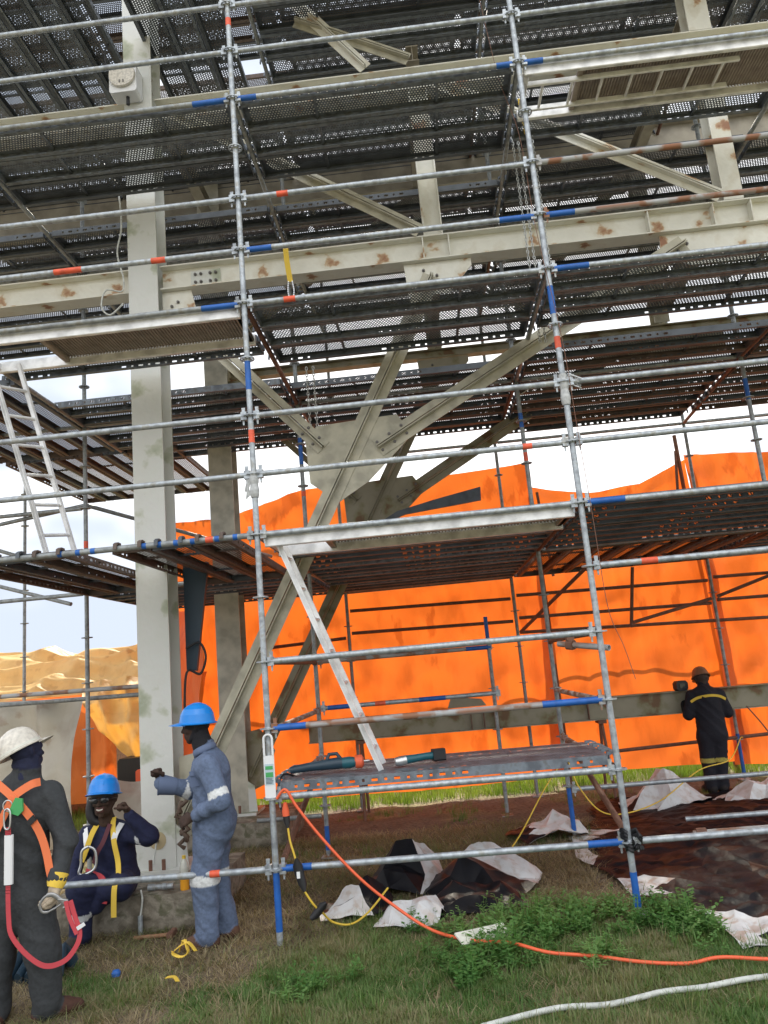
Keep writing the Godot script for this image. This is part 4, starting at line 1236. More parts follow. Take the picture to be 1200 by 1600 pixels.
	hose("wire", [Vector3(1.05, 8.3, -6.4), Vector3(1.12, 7.2, -6.3), Vector3(1.2, 6.4, -6.1), Vector3(1.2, 5.4, -5.95), Vector3(1.28, 4.4, -5.93), Vector3(1.30, 3.6, -5.93), Vector3(1.32, 2.9, -5.93), Vector3(1.34, 2.2, -5.95), Vector3(1.42, 1.9, -5.97), Vector3(1.47, 1.65, -5.97)], 0.0028, M.tube_brown, "thin wire trailing down beside the right front standard", "wire", 5)
	hose("rope", [Vector3(1.26, 4.9, -8.8), Vector3(2.1, 5.35, -8.8)], 0.006, M.hose_white, "taut pale rope slanting across the sky gap", "rope", 5)

	# inspection tag on the left front standard
	var tg := thing("inspection_tag", "white plastic scaffold inspection tag on the left front standard", "tag", Vector3(-1.317, 1.21, -5.945))
	b = MB.new()
	b.prism([Vector2(-0.04, -0.2), Vector2(0.04, -0.2), Vector2(0.04, 0.12), Vector2(-0.04, 0.12)], Transform3D(), 0.008)
	part(tg, "holder", b.mesh(), M.white)
	var hk := []
	for k in 13:
		var a := PI * k / 12.0
		hk.append(Vector3(cos(a) * 0.032, 0.12 + 0.12 + sin(a) * 0.032, 0))
	hk.push_front(Vector3(0.032, 0.12, 0)); hk.append(Vector3(-0.032, 0.12, 0))
	b = MB.new()
	b.tube(hk, 0.009, 8)
	part(tg, "hook", b.mesh(), M.white)
	b = MB.new()
	b.bx(Vector3(-0.033, -0.09, 0.0045), Vector3(0.033, 0.06, 0.0065))
	part(tg, "card", b.mesh(), M.tag_card)
	for q in [[0.02, 0.045, M.green], [-0.035, 0.0, M.green]]:
		b = MB.new()
		b.bx(Vector3(-0.028, q[0], 0.007), Vector3(0.028, q[1], 0.0085))
		part(tg, "print_block", b.mesh(), q[2])
	for k in 5:
		b = MB.new()
		b.bx(Vector3(-0.028, -0.08 + k * 0.009, 0.007), Vector3(0.02 + 0.004 * (k % 3), -0.0765 + k * 0.009, 0.0085))
		part(tg, "print_line", b.mesh(), M.tool_navy)
	# rags tied to the standards
	for q in [[Vector3(-1.317, 3.44, -5.98), "white rag knotted on the left front standard", 0.10], [Vector3(1.253, 3.98, -5.98), "frayed grey rag knotted on the right front standard", 0.18]]:
		var rb := MB.new()
		var pr := []
		for k in 9: pr.append(Vector2(0.026 + 0.010 * absf(sin(k * 2.3)) + 0.004, -0.06 - q[2] * 0.5 + k * (0.02 + q[2] * 0.07)))
		rb.lathe(pr, Transform3D(), 12, 1.0, 1.15)
		for k in 9:
			var a := 0.2 + 0.33 * k
			rb.tube([Vector3(0.02, 0.06, 0.01), Vector3(0.05 + 0.03 * sin(k * 1.7), 0.10 - 0.008 * k, 0.03 * cos(a)), Vector3(0.09 + 0.05 * absf(cos(k * 2.1)), 0.05 - 0.02 * (k % 4), 0.04 * cos(a * 2.0))] if q[2] > 0.15 else [Vector3(-0.02, 0.04, 0.01), Vector3(-0.05, 0.05 - 0.01 * k, 0.02), Vector3(-0.055 + 0.02 * cos(a * 3.0), -0.02 - 0.012 * k, 0.01)], 0.008, 5, true, 0.4)
		solo("rag", rb.mesh(), M.white_rag, q[0], q[1], "rag", "rags tied to the scaffold")
	var kb := MB.new()
	for k in 26:
		var a := rng.randf() * TAU
		var h := rng.randf_range(-0.07, 0.07)
		kb.tube([Vector3(cos(a) * 0.03, h, sin(a) * 0.03), Vector3(cos(a + 0.9) * 0.055, h + 0.02, sin(a + 0.9) * 0.055), Vector3(cos(a + 1.9) * 0.04 + 0.05, h * 0.6, sin(a + 1.9) * 0.05)], 0.017, 5, true, 0.5)
	solo("tape_wrap", kb.mesh(), M.black, Vector3(1.255, 0.525, -5.955), "black plastic wrapped round the right front standard's lowest joint", "plastic wrap")

	# power tools on the platform
	for q in [[Vector3(-0.95, 1.18, -6.28), 0.12, true, "dark corded power tool with a clear guard, left on the platform"], [Vector3(-0.18, 1.175, -6.34), 0.25, false, "teal cordless power tool lying right of the ladder foot"]]:
		var t := thing("power_tool", q[3], "power tool", q[0], "power tools on the platform")
		t.rotation.y = q[1]
		b = MB.new()
		if q[2]:
			b.tube([Vector3(-0.27, -0.005, 0), Vector3(-0.22, 0.0, 0), Vector3(-0.12, 0.008, 0), Vector3(0.0, 0.012, 0), Vector3(0.1, 0.015, 0), Vector3(0.15, 0.012, 0)], [0.026, 0.03, 0.033, 0.04, 0.045, 0.04], 12)
			part(t, "body", b.mesh(), M.tool_navy)
			b = MB.new()
			b.tube([Vector3(0.14, 0.012, 0), Vector3(0.20, 0.012, 0), Vector3(0.24, 0.012, 0)], [0.042, 0.045, 0.036], 12)
			part(t, "gear_head", b.mesh(), M.tool_teal)
			b = MB.new()
			b.lathe([Vector2(0.0, -0.03), Vector2(0.05, -0.03), Vector2(0.052, 0.02), Vector2(0.03, 0.035), Vector2(0.0, 0.036)], Transform3D(Basis(Vector3.BACK, -PI / 2), Vector3(0.275, 0.012, 0)), 16)
			part(t, "guard", b.mesh(), M.cord_orange)
			b = MB.new()
			b.tube([Vector3(0.02, 0.045, 0), Vector3(0.04, 0.085, -0.02), Vector3(0.1, 0.085, -0.03), Vector3(0.13, 0.045, 0)], 0.015, 8)
			part(t, "handle", b.mesh(), M.tool_navy)
			part(t, "spindle", cyl(0.01, 0.05, 8), M.steel, Transform3D(Basis(Vector3.BACK, PI / 2), Vector3(0.33, 0.012, 0)))
		else:
			b = MB.new()
			b.tube([Vector3(-0.13, 0.0, 0), Vector3(-0.06, 0.004, 0), Vector3(0.02, 0.01, 0), Vector3(0.09, 0.01, 0)], [0.034, 0.03, 0.027, 0.03], 12)
			part(t, "body", b.mesh(), M.tool_teal)
			b = MB.new()
			b.bar(Transform3D(Basis(Vector3.UP, PI / 2), Vector3(0.135, 0.012, 0)), 0.085, 0.09, 0.10, 0.012)
			part(t, "battery", b.mesh(), M.black)
			b = MB.new()
			b.tube([Vector3(-0.22, -0.005, 0), Vector3(-0.18, -0.005, 0), Vector3(-0.13, 0.0, 0)], [0.03, 0.038, 0.036], 12)
			part(t, "gear_head", b.mesh(), M.steel)
			b = MB.new()
			b.bx(Vector3(0.186, -0.005, -0.02), Vector3(0.1875, 0.03, 0.025))
			part(t, "rating_label", b.mesh(), M.white)
	hose("cable", [Vector3(-1.2, 1.12, -6.33), Vector3(-1.27, 1.15, -6.2), Vector3(-1.29, 1.03, -6.05), Vector3(-1.24, 0.9, -5.98)], 0.008, M.black, "black cable of the corded tool dropping past the standard", "cable")

	# cords
	hose("extension_cord", [Vector3(-1.27, 1.02, -5.93), Vector3(-1.2, 1.08, -5.92), Vector3(-1.12, 0.95, -5.92), Vector3(-0.95, 0.72, -5.92), Vector3(-0.72, 0.45, -5.93), Vector3(-0.5, 0.25, -5.94), Vector3(-0.22, 0.08, -5.85), Vector3(0.05, 0.08, -5.58), Vector3(0.3, 0.10, -5.42), Vector3(0.52, 0.08, -5.27), Vector3(0.78, 0.06, -5.22), Vector3(1.05, 0.05, -5.1), Vector3(1.3, 0.04, -5.06), Vector3(1.5, 0.06, -5.06), Vector3(1.8, 0.05, -5.0), Vector3(2.3, 0.05, -4.95)], 0.011, M.cord_orange, "orange extension cord running from the platform across the grass", "cord")
	var pl := thing("cord_plug", "orange and black plug hanging below the platform corner", "plug", Vector3(-1.21, 0.93, -5.93))
	b = MB.new()
	b.tube([Vector3(0, 0.06, 0), Vector3(0, 0.0, 0), Vector3(0.002, -0.035, 0)], [0.012, 0.028, 0.026], 10)
	part(pl, "socket", b.mesh(), M.cord_orange)
	b = MB.new()
	b.tube([Vector3(0.002, -0.036, 0), Vector3(0.006, -0.08, 0), Vector3(0.008, -0.12, 0)], [0.026, 0.024, 0.009], 10)
	part(pl, "plug", b.mesh(), M.black)
	hose("yellow_lead", [Vector3(-1.2, 0.81, -5.93), Vector3(-1.19, 0.72, -5.93), Vector3(-1.165, 0.62, -5.93), Vector3(-1.15, 0.56, -5.93)], 0.008, M.cord_yellow, "short yellow lead between the plug and the black coupler", "cord")
	pl = thing("cord_coupler", "black cord coupler with a white label hanging on the tube", "coupler", Vector3(-1.135, 0.5, -5.92))
	b = MB.new()
	b.tube([Vector3(-0.015, 0.1, 0), Vector3(-0.01, 0.05, 0), Vector3(0.0, 0.0, 0), Vector3(0.02, -0.08, 0), Vector3(0.03, -0.13, 0)], [0.01, 0.036, 0.036, 0.03, 0.01], 10)
	part(pl, "body", b.mesh(), M.black)
	b = MB.new()
	b.bx(Vector3(-0.012, -0.03, 0.034), Vector3(0.012, 0.015, 0.038))
	part(pl, "label", b.mesh(), M.white)
	hose("yellow_lead", [Vector3(-1.11, 0.38, -5.92), Vector3(-1.05, 0.27, -5.95), Vector3(-1.0, 0.19, -6.02), Vector3(-0.94, 0.1, -6.1), Vector3(-0.82, 0.06, -6.16), Vector3(-0.7, 0.09, -6.3), Vector3(-0.55, 0.2, -6.5)], 0.008, M.cord_yellow, "yellow lead looping from the coupler to the plastic sheets", "cord")
	pl = thing("cord_coupler", "black cord joint lying just above the grass", "coupler", Vector3(-1.02, 0.22, -5.98))
	b = MB.new()
	b.tube([Vector3(-0.06, -0.05, 0), Vector3(-0.03, -0.03, 0), Vector3(0.03, 0.03, 0), Vector3(0.06, 0.05, 0)], [0.018, 0.03, 0.03, 0.012], 10)
	part(pl, "body", b.mesh(), M.black)
	hose("yellow_lead", [Vector3(0.1, 0.06, -7.2), Vector3(0.35, 0.08, -7.4), Vector3(0.62, 0.22, -7.8), Vector3(0.95, 0.55, -8.2), Vector3(1.2, 0.75, -8.5), Vector3(1.27, 0.78, -8.5), Vector3(1.35, 0.5, -8.4), Vector3(1.6, 0.24, -8.4), Vector3(2.2, 0.24, -8.8), Vector3(2.9, 0.42, -9.5), Vector3(3.4, 0.45, -9.9), Vector3(3.75, 0.62, -10.4), Vector3(4.0, 0.55, -11.0)], 0.007, M.cord_yellow, "long yellow lead slung over the back standard to the right", "cord")
	# hose, plate, hammer, tube, bottle
	var hp := [Vector3(0.05, 0.03, -4.46), Vector3(0.45, 0.035, -4.60), Vector3(0.75, 0.03, -4.62), Vector3(1.05, 0.04, -4.70), Vector3(1.3, 0.035, -4.74), Vector3(1.6, 0.04, -4.8), Vector3(2.2, 0.03, -4.85)]
	hose("water_hose", hp, 0.016, M.hose_white, "white hose lying in the grass at the bottom right", "hose", 9)
	var sp := thing("steel_plate", "white rusty steel plate with three holes under the orange cord", "steel plate", Vector3(0.14, 0.085, -5.66))
	sp.basis = Basis(Vector3.UP, 0.55) * Basis(Vector3.RIGHT, 0.45) * Basis(Vector3.BACK, -0.06)
	b = MB.new()
	b.prism([Vector2(-0.2, -0.05), Vector2(0.2, -0.06), Vector2(0.2, 0.055), Vector2(-0.2, 0.06)], Transform3D(Basis(Vector3.RIGHT, -PI / 2), Vector3.ZERO), 0.012)
	part(sp, "plate", b.mesh(), M.cream)
	for x in [0.04, 0.10, 0.16]:
		part(sp, "hole", cyl(0.013, 0.002, 10), M.black, Transform3D(Basis(), Vector3(x, 0.0072, 0.0)))
	var hm := thing("hammer", "wooden handled hammer on the soil before the plinth", "hammer", Vector3(-2.38, 0.03, -6.32))
	part(hm, "handle", cyl(0.016, 0.3, 8), M.wood, Transform3D(Basis(Vector3.BACK, PI / 2 + 0.03), Vector3.ZERO))
	b = MB.new()
	b.bar(Transform3D(Basis(), Vector3(0.15, 0.012, 0)), 0.045, 0.045, 0.12, 0.008)
	part(hm, "head", b.mesh(), M.tube_brown)
	var jb := thing("juice_bottle", "plastic bottle of orange drink with yellow cap on the plinth", "bottle", Vector3(-2.21, 0.28, -6.6))
	b = MB.new()
	b.lathe([Vector2(0, 0), Vector2(0.034, 0), Vector2(0.036, 0.01), Vector2(0.035, 0.11)], Transform3D(), 16)
	part(jb, "juice", b.mesh(), M.juice)
	b = MB.new()
	b.lathe([Vector2(0.0352, 0.11), Vector2(0.036, 0.17), Vector2(0.028, 0.21), Vector2(0.014, 0.235)], Transform3D(), 16)
	part(jb, "bottle", b.mesh(), M.bottle_clear)
	part(jb, "cap", cyl(0.016, 0.024, 12), M.cord_yellow, Transform3D(Basis(), Vector3(0, 0.248, 0)))
	# loose tubes on the black sheet
	var lt := thing("scaffold_tube", "brown scaffold tube lying on the black sheet at right", "scaffold tube", Vector3(2.9, 0.2, -7.5))
	pipe(lt, "tube", Vector3(2.15, 0.2, -7.5), Vector3(4.0, 0.24, -7.3), M.tube_rust)
	part(lt, "coupler", cyl(0.042, 0.09, 10), M.tube_brown, Transform3D(Basis(Vector3.BACK, PI / 2), Vector3(-0.68, 0.0, -0.0)))
	lt = thing("scaffold_tube", "galvanised tube lying behind the brown one on the sheet", "scaffold tube", Vector3(2.9, 0.26, -7.8))
	pipe(lt, "tube", Vector3(2.2, 0.25, -7.85), Vector3(4.2, 0.3, -7.6), M.galv)
	# conduit and wire at the plinth
	hose("earth_wire", [Vector3(-2.66, 0.54, -7.21), Vector3(-2.67, 0.47, -7.2), Vector3(-2.68, 0.42, -7.19), Vector3(-2.68, 0.36, -7.18)], 0.008, M.hose_white, "short pale earthing wire below the column patch", "wire")
	var cd := thing("conduit", "grey conduit with pale wire rising in front of the plinth", "conduit", Vector3(-2.53, 0.0, -6.46))
	part(cd, "pipe", cyl(0.02, 0.15, 10), M.galv, Transform3D(Basis(), Vector3(0, 0.07, 0)))
	b = MB.new()
	b.tube(curve([Vector3(0, 0.14, 0), Vector3(0.012, 0.2, 0.0), Vector3(0.02, 0.27, 0.0), Vector3(0.0, 0.33, -0.02)]), 0.008, 6)
	part(cd, "wire", b.mesh(), M.hose_white)
	b = MB.new()
	b.lathe([Vector2(0, -0.11), Vector2(0.022, -0.11), Vector2(0.022, -0.06), Vector2(0.027, -0.055), Vector2(0.027, -0.02), Vector2(0.021, -0.015), Vector2(0.021, 0.04), Vector2(0.026, 0.045), Vector2(0.026, 0.1), Vector2(0, 0.1)], Transform3D(Basis(Vector3.BACK, PI / 2), Vector3.ZERO), 12)
	solo("pipe_fitting", b.mesh(), M.galv, Vector3(-2.42, 0.31, -6.62), "grey pipe fitting lying on the plinth", "fitting")
	# welding leads by the lone worker
	hose("welding_lead", [Vector3(4.35, 1.28, -10.6), Vector3(4.3, 0.95, -10.55), Vector3(4.42, 0.35, -10.55), Vector3(4.62, 0.33, -10.55), Vector3(4.75, 0.7, -10.55), Vector3(4.7, 1.27, -10.6)], 0.008, M.black, "black welding lead hanging in a loop off the beam", "cable")
	hose("welding_lead", [Vector3(3.95, 1.0, -10.55), Vector3(4.1, 0.75, -10.5), Vector3(4.25, 0.45, -10.5), Vector3(4.35, 0.1, -10.45), Vector3(4.5, 0.05, -10.4)], 0.009, M.tube_brown, "brown welding lead dropping to the grass beside the worker", "cable")
	hose("yellow_lead", [Vector3(4.8, 1.25, -10.55), Vector3(4.82, 0.9, -10.52), Vector3(4.84, 0.5, -10.5), Vector3(4.8, 0.06, -10.45)], 0.006, M.cord_yellow, "thin yellow lead hanging off the beam at the right edge", "cord")
	var wc := thing("work_clamp", "dark clamp standing on the beam right of the worker", "clamp", Vector3(4.6, 1.29, -10.68))
	pipe(wc, "arm", wc.position + Vector3(-0.02, 0, 0), wc.position + Vector3(-0.14, 0.27, 0), M.black, 0.018)
	pipe(wc, "handle", wc.position + Vector3(-0.14, 0.02, 0.03), wc.position + Vector3(0.06, 0.1, 0.03), M.tube_brown, 0.026)
	# dark machine and tripod seen between grey and yellow tarpaulins
	var mc := thing("generator", "black machine half hidden behind the grey canvas", "machine", Vector3(-4.25, 0.0, -10.9))
	b = MB.new()
	b.bar(Transform3D(Basis(), Vector3(0, 0.62, 0)), 0.42, 0.75, 0.4, 0.03)
	part(mc, "case", b.mesh(), M.black)
	pipe(mc, "mast", mc.position + Vector3(0.12, 0.9, 0.1), mc.position + Vector3(0.12, 1.75, 0.1), M.tube_brown, 0.03)
	b = MB.new()
	b.bar(Transform3D(Basis(), Vector3(0.26, 0.75, 0.28)), 0.3, 0.2, 0.2, 0.02)
	part(mc, "orange_panel", b.mesh(), M.cord_orange)
	# litter
	solo("blue_cap", cap_mesh(), M.blue, Vector3(-2.35, 0.03, -5.55), "small blue plastic cap on the grass by the man's boot", "cap")
	var yt := strap([Vector3(0, 0.03, 0), Vector3(0.03, 0.10, -0.02), Vector3(0.08, 0.05, 0.05), Vector3(0.05, 0.03, 0.1), Vector3(-0.02, 0.05, 0.06), Vector3(0.06, 0.09, 0.0), Vector3(0.13, 0.04, 0.03)], 0.04, 0.004, Vector3.BACK)
	solo("tape_scrap", yt.mesh(), M.web_yellow, Vector3(-2.02, 0.02, -5.86), "crumpled yellow tape scrap by the blue coverall's boot", "tape")
	solo("tape_scrap", strap([Vector3(0, 0.02, 0), Vector3(0.06, 0.03, 0.03), Vector3(0.1, 0.02, 0.08)], 0.03, 0.004, Vector3.BACK).mesh(), M.web_yellow, Vector3(-1.95, 0.03, -5.4), "small yellow tape scrap lying nearer the camera", "tape")
	b = MB.new()
	for k in 9:
		b.tube([Vector3(-0.3 + k * 0.07, 0.03, -0.1), Vector3(-0.25 + k * 0.06, 0.12 + 0.03 * sin(k), 0.0), Vector3(-0.28 + k * 0.07, 0.03, 0.16)], 0.06, 6, true, 0.5)
	solo("dark_bag", b.mesh(), M.tool_navy, Vector3(-3.05, 0.0, -5.75), "dark crumpled bag on the ground behind the white helmeted man", "bag")
	hose("hanging_cable", [Vector3(-2.42, 2.25, -7.5), Vector3(-2.3, 2.3, -7.55), Vector3(-2.24, 2.16, -7.55), Vector3(-2.3, 2.0, -7.55), Vector3(-2.42, 2.02, -7.5), Vector3(-2.44, 1.6, -7.45)], 0.012, M.black, "black cable loop on the right side of the front column", "cable")
	var db := MB.new()
	db.prism([Vector2(-0.1, 0.0), Vector2(0.0, -0.02), Vector2(0.16, 1.05), Vector2(-0.1, 1.1)], Transform3D(), 0.05)
	var dn := loose("steel_plate", db, M.tool_navy, Vector3.ZERO, "dark leaning steel strip between the column and the first deck", "steel plate")
	dn.transform = Transform3D(Basis(), Vector3(-2.35, 2.05, -7.62))
	# clamp bundle at the foot of the column
	b = MB.new()
	for k in 8:
		b.tube([Vector3(0.03 * sin(k * 1.9), -0.06 * k, 0.04 * cos(k * 2.3)), Vector3(0.06 * sin(k * 1.3 + 1.0), -0.06 * k - 0.05, 0.05), Vector3(0.03 * cos(k * 2.0), -0.06 * k - 0.09, 0.02)], 0.02, 7)
	solo("coupler_bunch", b.mesh(), M.dark_rust, Vector3(-2.38, 1.0, -7.15), "bunch of rusty couplers hanging on the column side", "couplers")

func cap_mesh() -> Mesh:
	var b := MB.new()
	b.lathe([Vector2(0, 0), Vector2(0.028, 0), Vector2(0.03, 0.02), Vector2(0.022, 0.035), Vector2(0, 0.04)], Transform3D(), 12)
	return b.mesh()

# ---------------------------------------------------------------- plants
func tuft_mesh(blades: int, h: float, spread: float, wide: float, sd: int, bend := 0.5) -> ArrayMesh:
	var r := RandomNumberGenerator.new()
	r.seed = sd
	var b := MB.new()
	for i in blades:
		var a := r.randf() * TAU
		var p := Vector3(cos(a), 0, sin(a)) * spread * sqrt(r.randf())
		var d := Vector3(cos(a + r.randf_range(-1, 1)), 0, sin(a + r.randf_range(-1, 1)))
		var hh := h * r.randf_range(0.45, 1.0)
		var lean := bend * r.randf_range(0.2, 1.0) * hh
		var s := Vector3(-d.z, 0, d.x) * wide * r.randf_range(0.6, 1.2)
		var m1 := p + Vector3(0, hh * 0.55, 0) + d * lean * 0.35
		var m2 := p + Vector3(0, hh, 0) + d * lean
		var t := r.randf_range(0.75, 1.15)
		b.col = Color(t, t, t)
		b.quad(p - s, p + s, m1 + s * 0.8, m1 - s * 0.8)
		b.tri(m1 - s * 0.8, m1 + s * 0.8, m2)
	return b.mesh()

func weed_mesh(sd: int) -> ArrayMesh:
	var r := RandomNumberGenerator.new()
	r.seed = sd
	var b := MB.new()
	for i in 7:
		var a := r.randf() * TAU
		var top := Vector3(cos(a) * r.randf() * 0.10, r.randf_range(0.08, 0.2), sin(a) * r.randf() * 0.10)
		b.col = Color(0.75, 0.85, 0.6)
		var st := Vector3(0.002, 0, 0)
		b.quad(-st, st, top + st, top - st)
		for k in 6:
			var q := top * (0.35 + 0.13 * k)
			var e := r.randf() * TAU
			var d := Vector3(cos(e), r.randf_range(-0.1, 0.5), sin(e)).normalized()
			var s := Vector3(-d.z, 0, d.x).normalized()
			var l := r.randf_range(0.028, 0.055)
			var t := r.randf_range(0.8, 1.25)
			b.col = Color(t, t, t * 0.9)
			b.quad(q, q + d * l * 0.55 - s * l * 0.30, q + d * l, q + d * l * 0.55 + s * l * 0.30)
	return b.mesh()

func scatter(called: String, m: Mesh, n: int, x0: float, x1: float, z0: float, z1: float, want: Callable, cols: Array, smin: float, smax: float, label: String, category: String, sd: int) -> void:
	var r := RandomNumberGenerator.new()
	r.seed = sd
	var xf := []
	var cc := []
	for i in n:
		var x := r.randf_range(x0, x1)
		var z := r.randf_range(z0, z1)
		var k: float = want.call(x, z)
		if r.randf() > k: continue
		var s := r.randf_range(smin, smax) * (0.6 + 0.4 * k)
		xf.append(Transform3D(Basis(Vector3.UP, r.randf() * TAU).scaled(Vector3(s, s * r.randf_range(0.75, 1.2), s)), Vector3(x, ground_y(x, z) - 0.004, z)))
		var t := clampf(0.5 + 0.9 * noise2(x, z, 0.9) + r.randf_range(-0.35, 0.35), 0.0, 0.999)
		cc.append(cols[int(t * cols.size())])
	var mm := MultiMesh.new()
	mm.transform_format = MultiMesh.TRANSFORM_3D
	mm.use_colors = true
	mm.mesh = m
	mm.instance_count = xf.size()
	for i in xf.size():
		mm.set_instance_transform(i, xf[i])
		mm.set_instance_color(i, cc[i])
	var o := MultiMeshInstance3D.new()
	o.name = numbered(called)
	o.multimesh = mm
	o.material_override = M.leaf
	add_child(o)
	tag(o, label, category, "", "stuff")

func on_sheet(x: float, z: float) -> bool:
	return x > 1.45 + 0.25 * sin(z * 2.0) and z < -5.4 and z > -10.3

func build_plants() -> void:
	var greens := [Color(0.11, 0.22, 0.055), Color(0.145, 0.26, 0.07), Color(0.19, 0.30, 0.09), Color(0.25, 0.30, 0.12), Color(0.34, 0.31, 0.17)]
	var dry := [Color(0.40, 0.31, 0.19), Color(0.50, 0.41, 0.26), Color(0.32, 0.25, 0.145), Color(0.25, 0.27, 0.12)]
	var front := func(x: float, z: float) -> float: return 0.0 if on_sheet(x, z) else smoothstep(0.1, 0.7, grassy(x, z))
	scatter("grass", tuft_mesh(14, 0.055, 0.06, 0.0026, 1, 1.3), 40000, -4.5, 4.5, -6.8, -3.2, front, greens, 0.6, 1.2, "short green grass growing in front of the scaffold", "grass", 100)
	scatter("grass", tuft_mesh(8, 0.14, 0.05, 0.0024, 2, 0.8), 3000, -3.4, 4.5, -6.6, -3.2, front, greens, 0.5, 1.2, "longer green grass blades among the short grass", "grass", 101)
	scatter("weeds", weed_mesh(5), 5200, -1.2, 3.0, -6.3, -3.6, func(x: float, z: float) -> float: return 0.0 if on_sheet(x, z) else smoothstep(-5.05, -5.5, z + 0.12 * sin(x * 7.0) - 0.25 * smoothstep(0.5, 0.0, x)) * clampf(smoothstep(0.35, 0.9, grassy(x, z)) * (0.05 + 1.4 * noise2(x + 3.0, z, 0.8)) + (0.55 - 0.5 * Vector2((x - 0.75) * 0.8, z + 5.7).length() / 1.0), 0, 1), [Color(0.11, 0.26, 0.07), Color(0.15, 0.31, 0.09), Color(0.20, 0.36, 0.12)], 0.7, 1.35, "leafy green weeds clustered near the right front standard", "weeds", 102)
	scatter("dry_grass", tuft_mesh(9, 0.05, 0.08, 0.0018, 3, 2.6), 34000, -4.5, 4.5, -9.5, -3.2, func(x: float, z: float) -> float: return 0.0 if on_sheet(x, z) else clampf(1.15 - grassy(x, z), 0.25, 0.9), dry, 0.7, 1.5, "dry straw lying flat on the bare soil", "dry grass", 103)
	scatter("grass", tuft_mesh(12, 0.13, 0.06, 0.003, 4), 9000, -9.0, 9.0, -10.9, -6.6, func(x: float, z: float) -> float: return 0.0 if on_sheet(x, z) else 0.5 * smoothstep(0.12, 0.6, grassy(x, z)), greens, 0.7, 1.2, "thin grass on the trodden soil under the scaffold", "grass", 104)
	scatter("grass", tuft_mesh(16, 0.17, 0.08, 0.005, 6), 16000, -9.0, 12.0, -20.0, -11.35, func(x: float, z: float) -> float: return 0.9, [Color(0.16, 0.25, 0.05), Color(0.21, 0.30, 0.06), Color(0.26, 0.34, 0.08)], 0.8, 1.3, "sunlit grass beyond and below the tarpaulins", "grass", 105)
